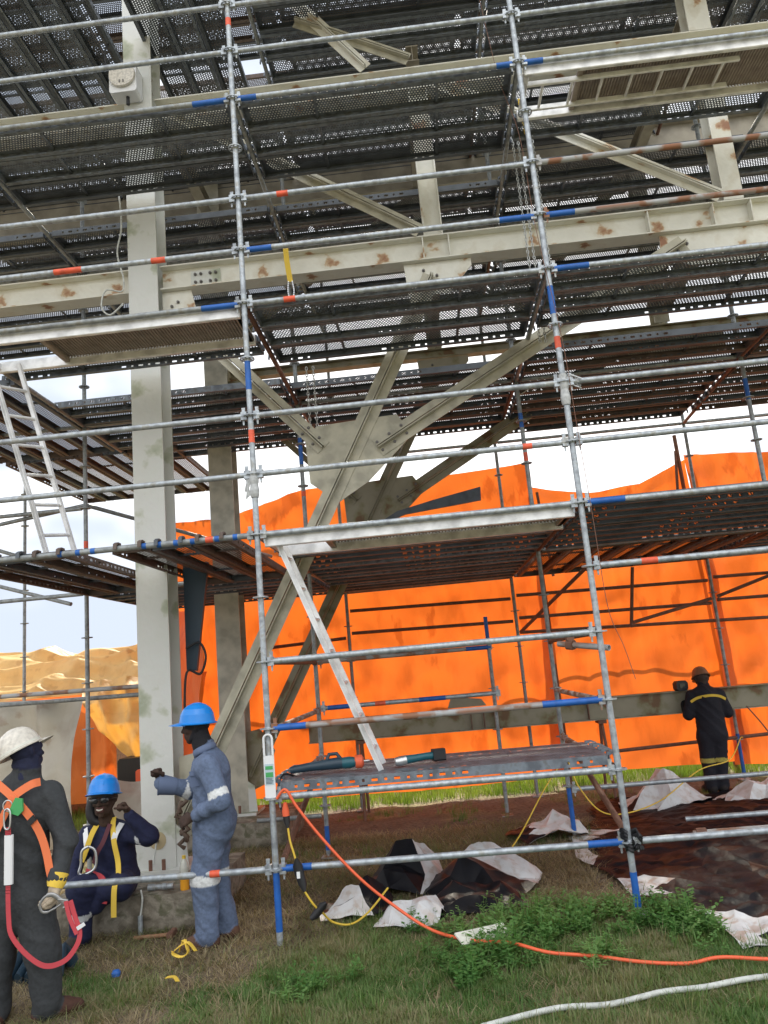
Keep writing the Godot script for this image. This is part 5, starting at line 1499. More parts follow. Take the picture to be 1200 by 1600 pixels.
# ---------------------------------------------------------------- people
# a skin over tapered bones: distances joined with a smooth minimum on a grid, meshed as surface nets
class Blob:
	var bones := []
	var wrinkle := 0.0
	var fn: FastNoiseLite
	func add(a: Vector3, b: Vector3, ra: float, rb: float, col: Color, cloth := true, flat := 1.0, axis := Vector3.ZERO, bands := []) -> void:
		bones.append([a, b, ra, rb, col, cloth, flat, axis, bands])
	func dist(o: Array, p: Vector3) -> Vector2:
		var q: Vector3 = p - o[0]
		var e: Vector3 = o[1] - o[0]
		if o[6] != 1.0:
			var ax: Vector3 = o[7]
			q += ax * (q.dot(ax) * (o[6] - 1.0))
			e += ax * (e.dot(ax) * (o[6] - 1.0))
		var l2 := e.length_squared()
		var t := clampf(q.dot(e) / l2, 0.0, 1.0) if l2 > 1e-9 else 0.0
		return Vector2((q - e * t).length() - lerpf(o[2], o[3], t), t)
	func build(mb: MB, h: float, k: float) -> void:
		var lo := Vector3.INF
		var hi := -Vector3.INF
		for o in bones:
			var r: float = maxf(o[2], o[3]) + 2.5 * k
			lo = lo.min(o[0] - Vector3.ONE * r).min(o[1] - Vector3.ONE * r)
			hi = hi.max(o[0] + Vector3.ONE * r).max(o[1] + Vector3.ONE * r)
		var nx := int((hi.x - lo.x) / h) + 2
		var ny := int((hi.y - lo.y) / h) + 2
		var nz := int((hi.z - lo.z) / h) + 2
		var acc := PackedFloat32Array()
		acc.resize(nx * ny * nz)
		for o in bones:
			var a: Vector3 = o[0]
			var ra: float = o[2]
			var rd: float = o[3] - o[2]
			var fl: float = o[6] - 1.0
			var ax: Vector3 = o[7]
			var e: Vector3 = o[1] - a
			var m: float = maxf(o[2], o[3]) + 3.0 * k
			var bl: Vector3 = (a.min(o[1]) - Vector3.ONE * m - lo) / h
			var bh: Vector3 = (a.max(o[1]) + Vector3.ONE * m - lo) / h
			if fl != 0.0:
				e += ax * (e.dot(ax) * fl)
			var l2 := maxf(e.length_squared(), 1e-9)
			for z in range(maxi(int(bl.z), 0), mini(int(bh.z) + 1, nz)):
				for y in range(maxi(int(bl.y), 0), mini(int(bh.y) + 1, ny)):
					var at := (z * ny + y) * nx
					for x in range(maxi(int(bl.x), 0), mini(int(bh.x) + 1, nx)):
						var q := lo + Vector3(x, y, z) * h - a
						if fl != 0.0:
							q += ax * (q.dot(ax) * fl)
						var t := clampf(q.dot(e) / l2, 0.0, 1.0)
						var d := (q - e * t).length() - ra - rd * t
						if d < m:
							acc[at + x] += exp(-d / k)
		var ids := PackedInt32Array()
		ids.resize(nx * ny * nz)
		ids.fill(-1)
		var vs := PackedVector3Array()
		var sx := [0, 1, nx, nx + 1, nx * ny, nx * ny + 1, nx * ny + nx, nx * ny + nx + 1]
		for z in nz - 1:
			for y in ny - 1:
				var row := (z * ny + y) * nx
				for x in nx - 1:
					var at := row + x
					var inside := 0
					for s in sx:
						if acc[at + s] > 1.0: inside += 1
					if inside == 0 or inside == 8: continue
					var f := []
					for s in sx: f.append(-log(maxf(acc[at + s], 1e-9)))
					var sum := Vector3.ZERO
					var cnt := 0
					for g in [[0, 1], [2, 3], [4, 5], [6, 7], [0, 2], [1, 3], [4, 6], [5, 7], [0, 4], [1, 5], [2, 6], [3, 7]]:
						var fa: float = f[g[0]]
						var fb: float = f[g[1]]
						if (fa < 0.0) == (fb < 0.0): continue
						var t := clampf(fa / (fa - fb), 0.0, 1.0)
						var ca := Vector3(g[0] & 1, (g[0] >> 1) & 1, g[0] >> 2)
						var cb := Vector3(g[1] & 1, (g[1] >> 1) & 1, g[1] >> 2)
						sum += ca.lerp(cb, t); cnt += 1
					ids[at] = vs.size()
					vs.append(lo + (Vector3(x, y, z) + sum / cnt) * h)
		var tris := PackedInt32Array()
		var dx := [1, nx, nx * ny]
		for z in range(1, nz - 1):
			for y in range(1, ny - 1):
				for x in range(1, nx - 1):
					var at := (z * ny + y) * nx + x
					var ins := acc[at] > 1.0
					for axis in 3:
						var other: bool = acc[at + int(dx[axis])] > 1.0
						if ins == other: continue
						var u: int = dx[(axis + 1) % 3]
						var w: int = dx[(axis + 2) % 3]
						var q := [ids[at], ids[at - u], ids[at - u - w], ids[at - w]]
						if q.min() < 0: continue
						if ins: tris.append_array(PackedInt32Array([q[0], q[1], q[2], q[0], q[2], q[3]]))
						else: tris.append_array(PackedInt32Array([q[0], q[2], q[1], q[0], q[3], q[2]]))
		var cols := PackedColorArray()
		cols.resize(vs.size())
		var is_cloth := PackedByteArray()
		is_cloth.resize(vs.size())
		for i in vs.size():
			var best := 1e9
			for o in bones:
				var d := dist(o, vs[i])
				if d.x < best:
					best = d.x
					cols[i] = o[4]
					is_cloth[i] = 1 if o[5] else 0
					for b in o[8]:
						if d.y >= b[0] and d.y <= b[1]:
							cols[i] = b[2]
		var ns := PackedVector3Array()
		for pass_ in 2:
			ns.resize(vs.size())
			ns.fill(Vector3.ZERO)
			for i in range(0, tris.size(), 3):
				var fnm := (vs[tris[i + 1]] - vs[tris[i]]).cross(vs[tris[i + 2]] - vs[tris[i]])
				for j in 3: ns[tris[i + j]] += fnm
			for i in ns.size(): ns[i] = ns[i].normalized()
			if pass_ == 0 and wrinkle > 0.0:
				for i in vs.size():
					if is_cloth[i]:
						var p := vs[i] * 100.0
						var f1 := 1.0 - absf(fn.get_noise_3d(p.x * 2.6 + p.y * 1.5, p.y * 4.2 + p.x * 3.5 + p.z * 2.0, p.z * 2.6)) * 3.4
						var f2 := fn.get_noise_3d(p.x * 1.6, p.y * 1.2, p.z * 1.6 + 50.0)
						vs[i] += ns[i] * wrinkle * (f1 * 0.8 + f2 * 1.2)
		for i in range(0, tris.size(), 3):
			for j in [0, 2, 1]:
				var id := tris[i + j]
				mb.v.append(vs[id]); mb.n.append(ns[id]); mb.c.append(cols[id])

func new_blob(wr: float) -> Blob:
	var b := Blob.new()
	b.wrinkle = wr
	b.fn = fs
	return b

# hand in a frame: origin at the wrist, y towards the knuckles, z out of the palm, x towards the thumb
func hand(mb: MB, f: Transform3D, curl: float, skin: Color, fat := 1.0, thumb_in := 0.3) -> void:
	var b := new_blob(0.0)
	var P := func(x: float, y: float, z: float) -> Vector3: return f * Vector3(x, y, z)
	var zax := f.basis.z.normalized()
	b.add(P.call(0, -0.03, 0), P.call(0, 0.02, 0), 0.027 * fat, 0.028 * fat, skin, false)
	for i in 4:
		b.add(P.call(0.012 - 0.008 * i, 0.01, 0), P.call(0.030 - 0.020 * i, 0.085 - 0.004 * absf(i - 1.0), 0.0), 0.017 * fat, 0.0145 * fat, skin, false)
	var lens := [0.072, 0.080, 0.075, 0.058]
	for i in 4:
		var p := Vector3(0.030 - 0.020 * i, 0.087 - 0.004 * absf(i - 1.0), 0.0)
		var ang := 0.15
		var l: float = lens[i]
		for s in 3:
			ang += curl * float([0.95, 1.15, 0.8][s])
			var q: Vector3 = p + Vector3((1.5 - i) * 0.0015, cos(ang), sin(ang)) * l * [0.44, 0.32, 0.24][s]
			b.add(f * p, f * q, (0.0098 - 0.0006 * s) * fat, (0.0092 - 0.0008 * s) * fat, skin, false)
			p = q
	var t0 := Vector3(0.022, 0.018, 0.006)
	var t1 := t0 + Vector3(0.032, 0.030, 0.012)
	var t2 := t1 + Vector3(0.012 - 0.03 * thumb_in, 0.032, 0.010 + 0.02 * thumb_in)
	var t3 := t2 + Vector3(-0.002 - 0.03 * thumb_in, 0.024, 0.008 + 0.014 * thumb_in)
	b.add(f * t0, f * t1, 0.0165 * fat, 0.0125 * fat, skin, false)
	b.add(f * t1, f * t2, 0.0118 * fat, 0.0105 * fat, skin, false)
	b.add(f * t2, f * t3, 0.0103 * fat, 0.0085 * fat, skin, false)
	b.build(mb, 0.0042, 0.0035)

# head in a frame: origin at the middle of the head, y up, z out of the face
func head(mb: MB, f: Transform3D, skin: Color, hood: Color, face_open: float) -> void:
	var b := new_blob(0.0)
	var P := func(x: float, y: float, z: float) -> Vector3: return f * Vector3(x, y, z)
	var xa := f.basis.x.normalized()
	b.add(P.call(0, 0.035, -0.018), P.call(0, 0.045, 0.018), 0.086, 0.080, hood, false)
	b.add(P.call(0, -0.02, 0.03), P.call(0, -0.055, 0.045), 0.062, 0.050, skin, false)
	b.add(P.call(0, -0.085, 0.058), P.call(0, -0.092, 0.064), 0.026, 0.022, skin, false)
	for s in [-1.0, 1.0]:
		b.add(P.call(s * 0.05, -0.02, -0.005), P.call(s * 0.035, -0.075, 0.035), 0.028, 0.022, hood if face_open < 0.9 else skin, false)
		b.add(P.call(s * 0.028, -0.008, 0.078), P.call(s * 0.045, -0.014, 0.066), 0.018, 0.018, skin, false)
		b.add(P.call(s * 0.012, 0.033, 0.092), P.call(s * 0.045, 0.033, 0.078), 0.013, 0.011, skin, false)
		b.add(P.call(s * 0.080, -0.002, -0.012), P.call(s * 0.082, 0.026, -0.018), 0.013, 0.017, hood if face_open < 0.9 else skin, false)
	b.add(P.call(0, 0.022, 0.090), P.call(0, -0.015, 0.112), 0.009, 0.0125, skin, false)
	b.add(P.call(-0.014, -0.018, 0.098), P.call(0.014, -0.018, 0.098), 0.0085, 0.0085, skin, false)
	var lip := skin.lerp(Color(0.16, 0.06, 0.05), 0.5)
	b.add(P.call(-0.018, -0.045, 0.089), P.call(0.018, -0.045, 0.089), 0.0085, 0.0085, lip, false)
	b.add(P.call(-0.016, -0.060, 0.086), P.call(0.016, -0.060, 0.086), 0.0095, 0.0095, lip, false)
	b.add(P.call(0, -0.05, -0.015), P.call(0, -0.15, -0.03), 0.056, 0.058, hood if face_open < 0.9 else skin, false)
	b.build(mb, 0.0052, 0.006)

func helmet(parent: Node3D, f: Transform3D, m: Material, s := 1.0) -> MeshInstance3D:
	var b := MB.new()
	var prof := [Vector2(0.142, -0.004), Vector2(0.145, 0.002), Vector2(0.128, 0.008), Vector2(0.124, 0.03), Vector2(0.117, 0.065), Vector2(0.098, 0.103), Vector2(0.066, 0.128), Vector2(0.03, 0.139), Vector2(0.0, 0.141)]
	b.lathe(prof, Transform3D().scaled(Vector3.ONE * s), 28, 0.86, 1.0)
	b.lathe([Vector2(0.0, 0.02), Vector2(0.118, 0.018), Vector2(0.13, -0.003), Vector2(0.142, -0.004)], Transform3D().scaled(Vector3.ONE * s), 28, 0.86, 1.0)
	var pk := []
	for j in 5:
		var row := []
		for i in 13:
			var a := PI * (0.16 + 0.68 * i / 12.0)
			var r := 0.118 + 0.075 * (j / 4.0) * sin(PI * i / 12.0)
			row.append(Vector3(cos(a) * r * 0.88, 0.012 - 0.016 * (j / 4.0) - 0.012 * (1.0 - sin(a)), sin(a) * r + 0.012) * s)
		pk.append(row)
	b.grid(pk)
	for q in [-0.03, 0.0, 0.03]:
		var rp := []
		for i in 13:
			var a := PI * (0.12 + 0.76 * i / 12.0)
			rp.append(Vector3(q, 0.012 + sin(a) * (0.128 - absf(q) * 0.25), -cos(a) * 0.118) * s)
		b.tube(rp, 0.0065 * s, 6, true)
	return part(parent, "helmet", b.mesh(), m, f)

func webbing(pts: Array, w: float, outward: Vector3) -> ArrayMesh:
	var q := curve(pts, 6)
	var m := MB.new()
	for i in q.size() - 1:
		var d: Vector3 = q[i + 1] - q[i]
		var y := d.normalized()
		var zz := (outward - y * outward.dot(y)).normalized()
		m.box(Transform3D(Basis(y.cross(zz), y, zz), (q[i] + q[i + 1]) * 0.5), Vector3(w, d.length() + 0.003, 0.005))
	return m.mesh()

func frame(o: Vector3, y: Vector3, z: Vector3) -> Transform3D:
	y = y.normalized()
	z = (z - y * z.dot(y)).normalized()
	return Transform3D(Basis(y.cross(z), y, z), o)

# left-handed frame for the mirrored hand
func frame_l(o: Vector3, y: Vector3, z: Vector3) -> Transform3D:
	var t := frame(o, y, z)
	t.basis.x = -t.basis.x
	return t

func boot(b: Blob, ankle: Vector3, toe_dir: Vector3, c: Color) -> void:
	var d := toe_dir.normalized()
	var g := Vector3(ankle.x, 0.045, ankle.z)
	b.add(g - d * 0.05, g + d * 0.10, 0.044, 0.046, c, false)
	b.add(g + d * 0.10 + Vector3(0, -0.004, 0), g + d * 0.165 + Vector3(0, -0.010, 0), 0.045, 0.035, c, false)
	b.add(g, ankle + Vector3(0, 0.06, 0), 0.050, 0.048, c, false)
	b.add(g - d * 0.07 + Vector3(0, -0.03, 0), g + d * 0.18 + Vector3(0, -0.03, 0), 0.016, 0.016, Color(0.015, 0.013, 0.012), false)

func build_people() -> void:
	man_with_lanyard()
	man_in_blue()
	man_seated()
	man_far()

func man_with_lanyard() -> void:
	var o := thing("person", "man in dark coverall and white helmet seen from behind, holding a lanyard hook", "person", Vector3(-2.60, 0, -5.0))
	var K := Color(0.040, 0.047, 0.050)
	var boots := Color(0.075, 0.032, 0.022)
	var hood := Color(0.014, 0.016, 0.05)
	var b := new_blob(0.009)
	var Z := Vector3(0, 0, 1)
	var sh := Vector3(0.075, 1.30, 0.0)
	var sl := Vector3(-0.33, 1.31, 0.0)
	b.add(Vector3(-0.13, 0.86, 0), Vector3(-0.13, 1.20, 0.02), 0.185, 0.195, K, true, 1.45, Z)
	b.add(Vector3(-0.01, 1.265, 0.01), Vector3(-0.25, 1.27, 0.01), 0.105, 0.105, K, true)
	b.add(Vector3(0.0, 1.33, 0.0), Vector3(-0.10, 1.39, 0.0), 0.055, 0.075, K, true)
	b.add(Vector3(-0.24, 1.33, 0.0), Vector3(-0.12, 1.39, 0.0), 0.055, 0.075, K, true)
	b.add(Vector3(-0.13, 0.70, 0.0), Vector3(-0.13, 0.86, 0.0), 0.195, 0.185, K, true, 1.35, Z)
	b.add(Vector3(-0.10, 1.36, 0.0), Vector3(-0.09, 1.455, -0.005), 0.095, 0.082, K, true)
	b.add(Vector3(-0.09, 1.40, 0.0), Vector3(-0.085, 1.52, -0.005), 0.075, 0.08, hood, false)
	# near arm
	var el := Vector3(0.19, 1.01, 0.03)
	var wr := Vector3(0.175, 0.82, 0.12)
	b.add(sh, el, 0.080, 0.068, K); b.add(el, wr, 0.066, 0.056, K)
	var el2 := Vector3(-0.45, 1.03, 0.0)
	var wr2 := Vector3(-0.44, 0.82, -0.08)
	b.add(sl, el2, 0.080, 0.068, K); b.add(el2, wr2, 0.066, 0.055, K)
	# legs, baggy
	b.add(Vector3(-0.03, 0.70, 0), Vector3(0.035, 0.38, 0.02), 0.125, 0.098, K); b.add(Vector3(0.035, 0.38, 0.02), Vector3(0.05, 0.09, 0.0), 0.095, 0.085, K)
	b.add(Vector3(-0.23, 0.70, 0), Vector3(-0.24, 0.38, 0.03), 0.125, 0.098, K); b.add(Vector3(-0.24, 0.38, 0.03), Vector3(-0.25, 0.09, 0.02), 0.095, 0.085, K)
	boot(b, Vector3(0.06, 0.09, -0.01), Vector3(0.8, 0, -0.6), boots)
	boot(b, Vector3(-0.25, 0.09, 0.02), Vector3(-0.3, 0, -1), boots)
	var m := MB.new()
	b.build(m, 0.0125, 0.014)
	var hf := frame(Vector3(-0.085, 1.56, 0.0), Vector3(-0.1, 1, 0.0), Vector3(0.5, 0.0, -0.86))
	head(m, hf, hood, hood, 0.3)
	hand(m, frame(wr2, Vector3(0.0, -1, -0.1), Vector3(1, 0, 0)), 0.5, Color(0.30, 0.24, 0.17), 1.15)
	part(o, "body", m.mesh(), M.cloth)
	# work glove over the near hand
	m = MB.new()
	var g := Color(0.46, 0.38, 0.28)
	hand(m, frame_l(Vector3(0.178, 0.785, 0.135), Vector3(-0.30, -1, 0.15), Vector3(-0.55, 0.1, 0.85)), 0.55, g, 1.35, 0.6)
	var gl := part(o, "glove", m.mesh(), M.cloth)
	var cf := MB.new()
	cf.tube([Vector3(0.181, 0.845, 0.11), Vector3(0.178, 0.80, 0.130), Vector3(0.172, 0.775, 0.138)], [0.061, 0.056, 0.046], 14)
	part(gl, "cuff", cf.mesh(), M.web_yellow)
	var hm := helmet(o, frame(Vector3(-0.11, 1.58, 0.01), Vector3(-0.50, 1, 0.05), Vector3(0.50, 0.25, -0.8)), M.helmet_white, 1.08)
	var bd := MB.new()
	bd.lathe([Vector2(0.138, 0.010), Vector2(0.1398, 0.014), Vector2(0.1388, 0.022), Vector2(0.1375, 0.026)], Transform3D(), 24, 0.86, 1.0)
	part(hm, "brim_line", bd.mesh(), M.bottle_clear)
	# harness on his back
	var hs := part(o, "harness", webbing([Vector3(0.06, 1.39, 0.10), Vector3(0.03, 1.385, 0.135), Vector3(-0.02, 1.36, 0.150), Vector3(-0.075, 1.325, 0.166)], 0.048, Z), M.web_orange)
	part(hs, "strap", webbing([Vector3(-0.22, 1.41, 0.11), Vector3(-0.15, 1.37, 0.145), Vector3(-0.075, 1.315, 0.168), Vector3(0.03, 1.20, 0.170), Vector3(0.09, 1.09, 0.155), Vector3(0.125, 0.98, 0.150), Vector3(0.15, 0.86, 0.15), Vector3(0.165, 0.80, 0.14)], 0.048, Z), M.web_orange)
	part(hs, "strap", webbing([Vector3(-0.075, 1.315, 0.172), Vector3(-0.14, 1.20, 0.175), Vector3(-0.22, 1.05, 0.165), Vector3(-0.28, 0.9, 0.14)], 0.048, Z), M.web_orange)
	var bp := MB.new()
	bp.prism([Vector2(-0.045, -0.04), Vector2(0.022, -0.05), Vector2(0.045, -0.018), Vector2(0.028, 0.05), Vector2(-0.018, 0.05)], Transform3D(), 0.014)
	part(hs, "pad", bp.mesh(), M.green, Transform3D(Basis(Z, -0.2), Vector3(-0.04, 1.265, 0.19)))
	bp = MB.new()
	bp.box(Transform3D(), Vector3(0.056, 0.036, 0.01))
	part(hs, "buckle", bp.mesh(), M.black, Transform3D(Basis(Z, 0.7), Vector3(0.045, 1.175, 0.175)))
	var ring := []
	for i in 17: ring.append(Vector3(cos(TAU * i / 16.0) * 0.026, sin(TAU * i / 16.0) * 0.032, 0))
	bp = MB.new(); bp.tube(ring, 0.004, 6, false)
	part(hs, "d_ring", bp.mesh(), M.steel, Transform3D(Basis(Vector3.UP, 0.3), Vector3(-0.095, 1.275, 0.196)))
	# shock absorber and red lanyard
	var ly := part(o, "lanyard", webbing([Vector3(-0.085, 0.84, 0.20), Vector3(-0.085, 0.76, 0.20), Vector3(-0.08, 0.64, 0.20), Vector3(-0.06, 0.545, 0.205), Vector3(0.03, 0.44, 0.21), Vector3(0.15, 0.37, 0.22), Vector3(0.27, 0.39, 0.22), Vector3(0.345, 0.47, 0.22), Vector3(0.36, 0.54, 0.215), Vector3(0.33, 0.62, 0.21), Vector3(0.30, 0.71, 0.205)], 0.028, Z), M.web_red)
	part(ly, "strap", webbing([Vector3(0.275, 0.71, 0.212), Vector3(0.30, 0.62, 0.216), Vector3(0.345, 0.53, 0.222)], 0.024, Z), M.web_red)
	bp = MB.new()
	bp.bar(Transform3D(Basis(Vector3.RIGHT, PI / 2), Vector3.ZERO), 0.052, 0.03, 0.28, 0.008)
	part(ly, "shock_absorber", bp.mesh(), M.white, Transform3D(Basis(), Vector3(-0.085, 0.965, 0.195)))
	part(ly, "strap", webbing([Vector3(-0.09, 1.15, 0.2), Vector3(-0.087, 1.10, 0.2)], 0.034, Z), M.web_red)
	bp = MB.new()
	bp.tube(curve([Vector3(0, 0.06, 0), Vector3(0.018, 0.04, 0), Vector3(0.018, -0.04, 0), Vector3(0, -0.06, 0), Vector3(-0.018, -0.04, 0), Vector3(-0.018, 0.04, 0), Vector3(0, 0.06, 0)], 4), 0.006, 6)
	part(ly, "snap_hook", bp.mesh(), M.steel, Transform3D(Basis(), Vector3(-0.09, 1.20, 0.208)))
	bp = MB.new()
	var hk := curve([Vector3(0.06, 0.02, 0), Vector3(0.02, 0.03, 0), Vector3(-0.04, 0.04, 0), Vector3(-0.075, 0.01, 0), Vector3(-0.08, -0.04, 0), Vector3(-0.05, -0.07, 0), Vector3(-0.02, -0.06, 0)], 5)
	var hr := []
	for i in hk.size(): hr.append(0.014 if i < 14 else 0.008)
	bp.tube(hk, hr, 8, true, 0.55)
	bp.tube([Vector3(-0.02, -0.06, 0), Vector3(0.01, -0.02, 0), Vector3(0.03, 0.015, 0)], 0.006, 6)
	bp.tube([Vector3(0.0, 0.03, 0.0), Vector3(0.05, 0.045, 0.0), Vector3(0.07, 0.02, 0.0), Vector3(0.05, 0.0, 0.0)], 0.009, 6)
	part(ly, "scaffold_hook", bp.mesh(), M.hook_steel, Transform3D(Basis(Vector3.BACK, -0.55) * Basis(Vector3.UP, 0.2), Vector3(0.215, 0.70, 0.215)))
	bp = MB.new()
	bp.bx(Vector3(-0.026, -0.011, -0.002), Vector3(0.026, 0.011, 0.002))
	part(ly, "tag", bp.mesh(), M.white, Transform3D(Basis(Z, 0.5), Vector3(0.37, 0.57, 0.222)))

func man_in_blue() -> void:
	var o := thing("person", "man in grey blue coverall and blue helmet standing in profile beside the column", "person", Vector3(-1.87, 0, -6.15))
	var K := Color(0.125, 0.165, 0.265)
	var W := Color(0.70, 0.72, 0.72)
	var skin := Color(0.052, 0.028, 0.020)
	var hood := Color(0.010, 0.010, 0.012)
	var boots := Color(0.12, 0.062, 0.038)
	var b := new_blob(0.010)
	var X := Vector3(1, 0, 0)
	b.add(Vector3(0.055, 0.98, 0), Vector3(0.045, 1.22, 0), 0.165, 0.18, K, true, 1.22, X)
	b.add(Vector3(0.05, 1.28, 0.13), Vector3(0.03, 1.28, -0.13), 0.095, 0.095, K)
	b.add(Vector3(0.06, 0.84, 0), Vector3(0.055, 0.98, 0), 0.175, 0.165, K, true, 1.12, X)
	b.add(Vector3(0.115, 0.87, 0.06), Vector3(0.115, 0.87, -0.06), 0.10, 0.10, K)
	b.add(Vector3(0.03, 1.33, 0), Vector3(0.01, 1.42, 0), 0.085, 0.068, K)
	b.add(Vector3(0.0, 1.38, 0), Vector3(-0.035, 1.53, 0), 0.075, 0.075, hood, false)
	# near arm: hand at the waist
	var s1 := Vector3(0.085, 1.29, 0.185)
	var e1 := Vector3(0.185, 1.04, 0.25)
	var w1 := Vector3(-0.005, 0.955, 0.22)
	b.add(s1, e1, 0.078, 0.064, K, true, 1.0, Vector3.ZERO, [[0.72, 0.92, W]]); b.add(e1, w1, 0.062, 0.050, K)
	# far arm raised
	var s2 := Vector3(-0.01, 1.27, -0.19)
	var e2 := Vector3(-0.165, 1.08, -0.16)
	var w2 := Vector3(-0.36, 1.165, -0.06)
	b.add(s2, e2, 0.078, 0.066, K); b.add(e2, w2, 0.066, 0.056, K, true, 1.0, Vector3.ZERO, [[0.0, 0.25, W]])
	# legs
	b.add(Vector3(0.05, 0.84, 0.085), Vector3(-0.005, 0.47, 0.09), 0.122, 0.094, K, true, 1.0, Vector3.ZERO, [[0.88, 1.0, W]])
	b.add(Vector3(-0.005, 0.47, 0.09), Vector3(-0.005, 0.10, 0.09), 0.094, 0.082, K, true, 1.0, Vector3.ZERO, [[0.0, 0.06, W]])
	b.add(Vector3(0.05, 0.84, -0.085), Vector3(0.015, 0.47, -0.10), 0.122, 0.094, K, true, 1.0, Vector3.ZERO, [[0.88, 1.0, W]])
	b.add(Vector3(0.015, 0.47, -0.10), Vector3(0.085, 0.11, -0.12), 0.094, 0.080, K, true, 1.0, Vector3.ZERO, [[0.0, 0.06, W]])
	boot(b, Vector3(-0.01, 0.10, 0.09), Vector3(-1, 0, 0.25), boots)
	boot(b, Vector3(0.09, 0.10, -0.12), Vector3(-1, 0, -0.1), boots)
	var m := MB.new()
	b.build(m, 0.0125, 0.013)
	head(m, frame(Vector3(-0.05, 1.565, 0), Vector3(-0.05, 1, 0), Vector3(-1, -0.08, 0.12)), skin, hood, 0.3)
	hand(m, frame_l(w1 + Vector3(-0.03, -0.012, 0.0), Vector3(-1, -0.4, 0.05), Vector3(0.1, -0.5, -0.8)), 0.55, skin, 1.05)
	hand(m, frame(w2 + Vector3(-0.01, 0.02, 0), Vector3(-0.35, 1, 0.15), Vector3(-0.3, 0.0, 1)), 1.15, skin, 1.05, 1.0)
	part(o, "body", m.mesh(), M.cloth)
	# sleeve cuff hanging open, collar, chest pocket, helmet
	var c := MB.new()
	c.tube([e2.lerp(w2, 0.55), e2.lerp(w2, 1.0) + Vector3(0.0, -0.012, 0.0), e2.lerp(w2, 1.12) + Vector3(-0.005, -0.018, 0)], [0.066, 0.076, 0.080], 14, false)
	part(o, "cuff", c.mesh(), M.cuff_blue)
	c = MB.new()
	c.tube(curve([Vector3(-0.06, 1.375, 0.055), Vector3(-0.005, 1.40, 0.095), Vector3(0.06, 1.425, 0.06), Vector3(0.08, 1.43, 0.0), Vector3(0.06, 1.425, -0.06), Vector3(-0.005, 1.40, -0.09)], 4), 0.028, 7, true, 0.45)
	part(o, "collar", c.mesh(), M.cuff_blue)
	c = MB.new()
	c.box(Transform3D(Basis(Vector3.UP, 0.45) * Basis(Vector3.RIGHT, -0.1), Vector3(-0.015, 1.20, 0.172)), Vector3(0.09, 0.10, 0.008))
	c.box(Transform3D(Basis(Vector3.UP, 0.45) * Basis(Vector3.RIGHT, -0.15), Vector3(-0.016, 1.245, 0.178)), Vector3(0.095, 0.035, 0.008))
	part(o, "pocket", c.mesh(), M.cuff_blue)
	var h := helmet(o, frame(Vector3(-0.045, 1.60, 0), Vector3(0.02, 1, 0), Vector3(-1, 0.02, 0.12)), M.helmet_blue, 1.1)
	c = MB.new()
	c.box(Transform3D(), Vector3(0.005, 0.042, 0.06))
	part(h, "sticker", c.mesh(), M.white, Transform3D(Basis(Vector3.BACK, -0.12), Vector3(-0.1165, 0.05, 0.0)))
	for s in [-1.0, 1.0]:
		c = MB.new()
		c.lathe([Vector2(0, -0.011), Vector2(0.008, -0.008), Vector2(0.011, 0.0), Vector2(0.008, 0.008), Vector2(0, 0.011)], Transform3D(), 10)
		part(o, "eye", c.mesh(), M.white, Transform3D(Basis(), Vector3(-0.122, 1.572, s * 0.030 + 0.012)))

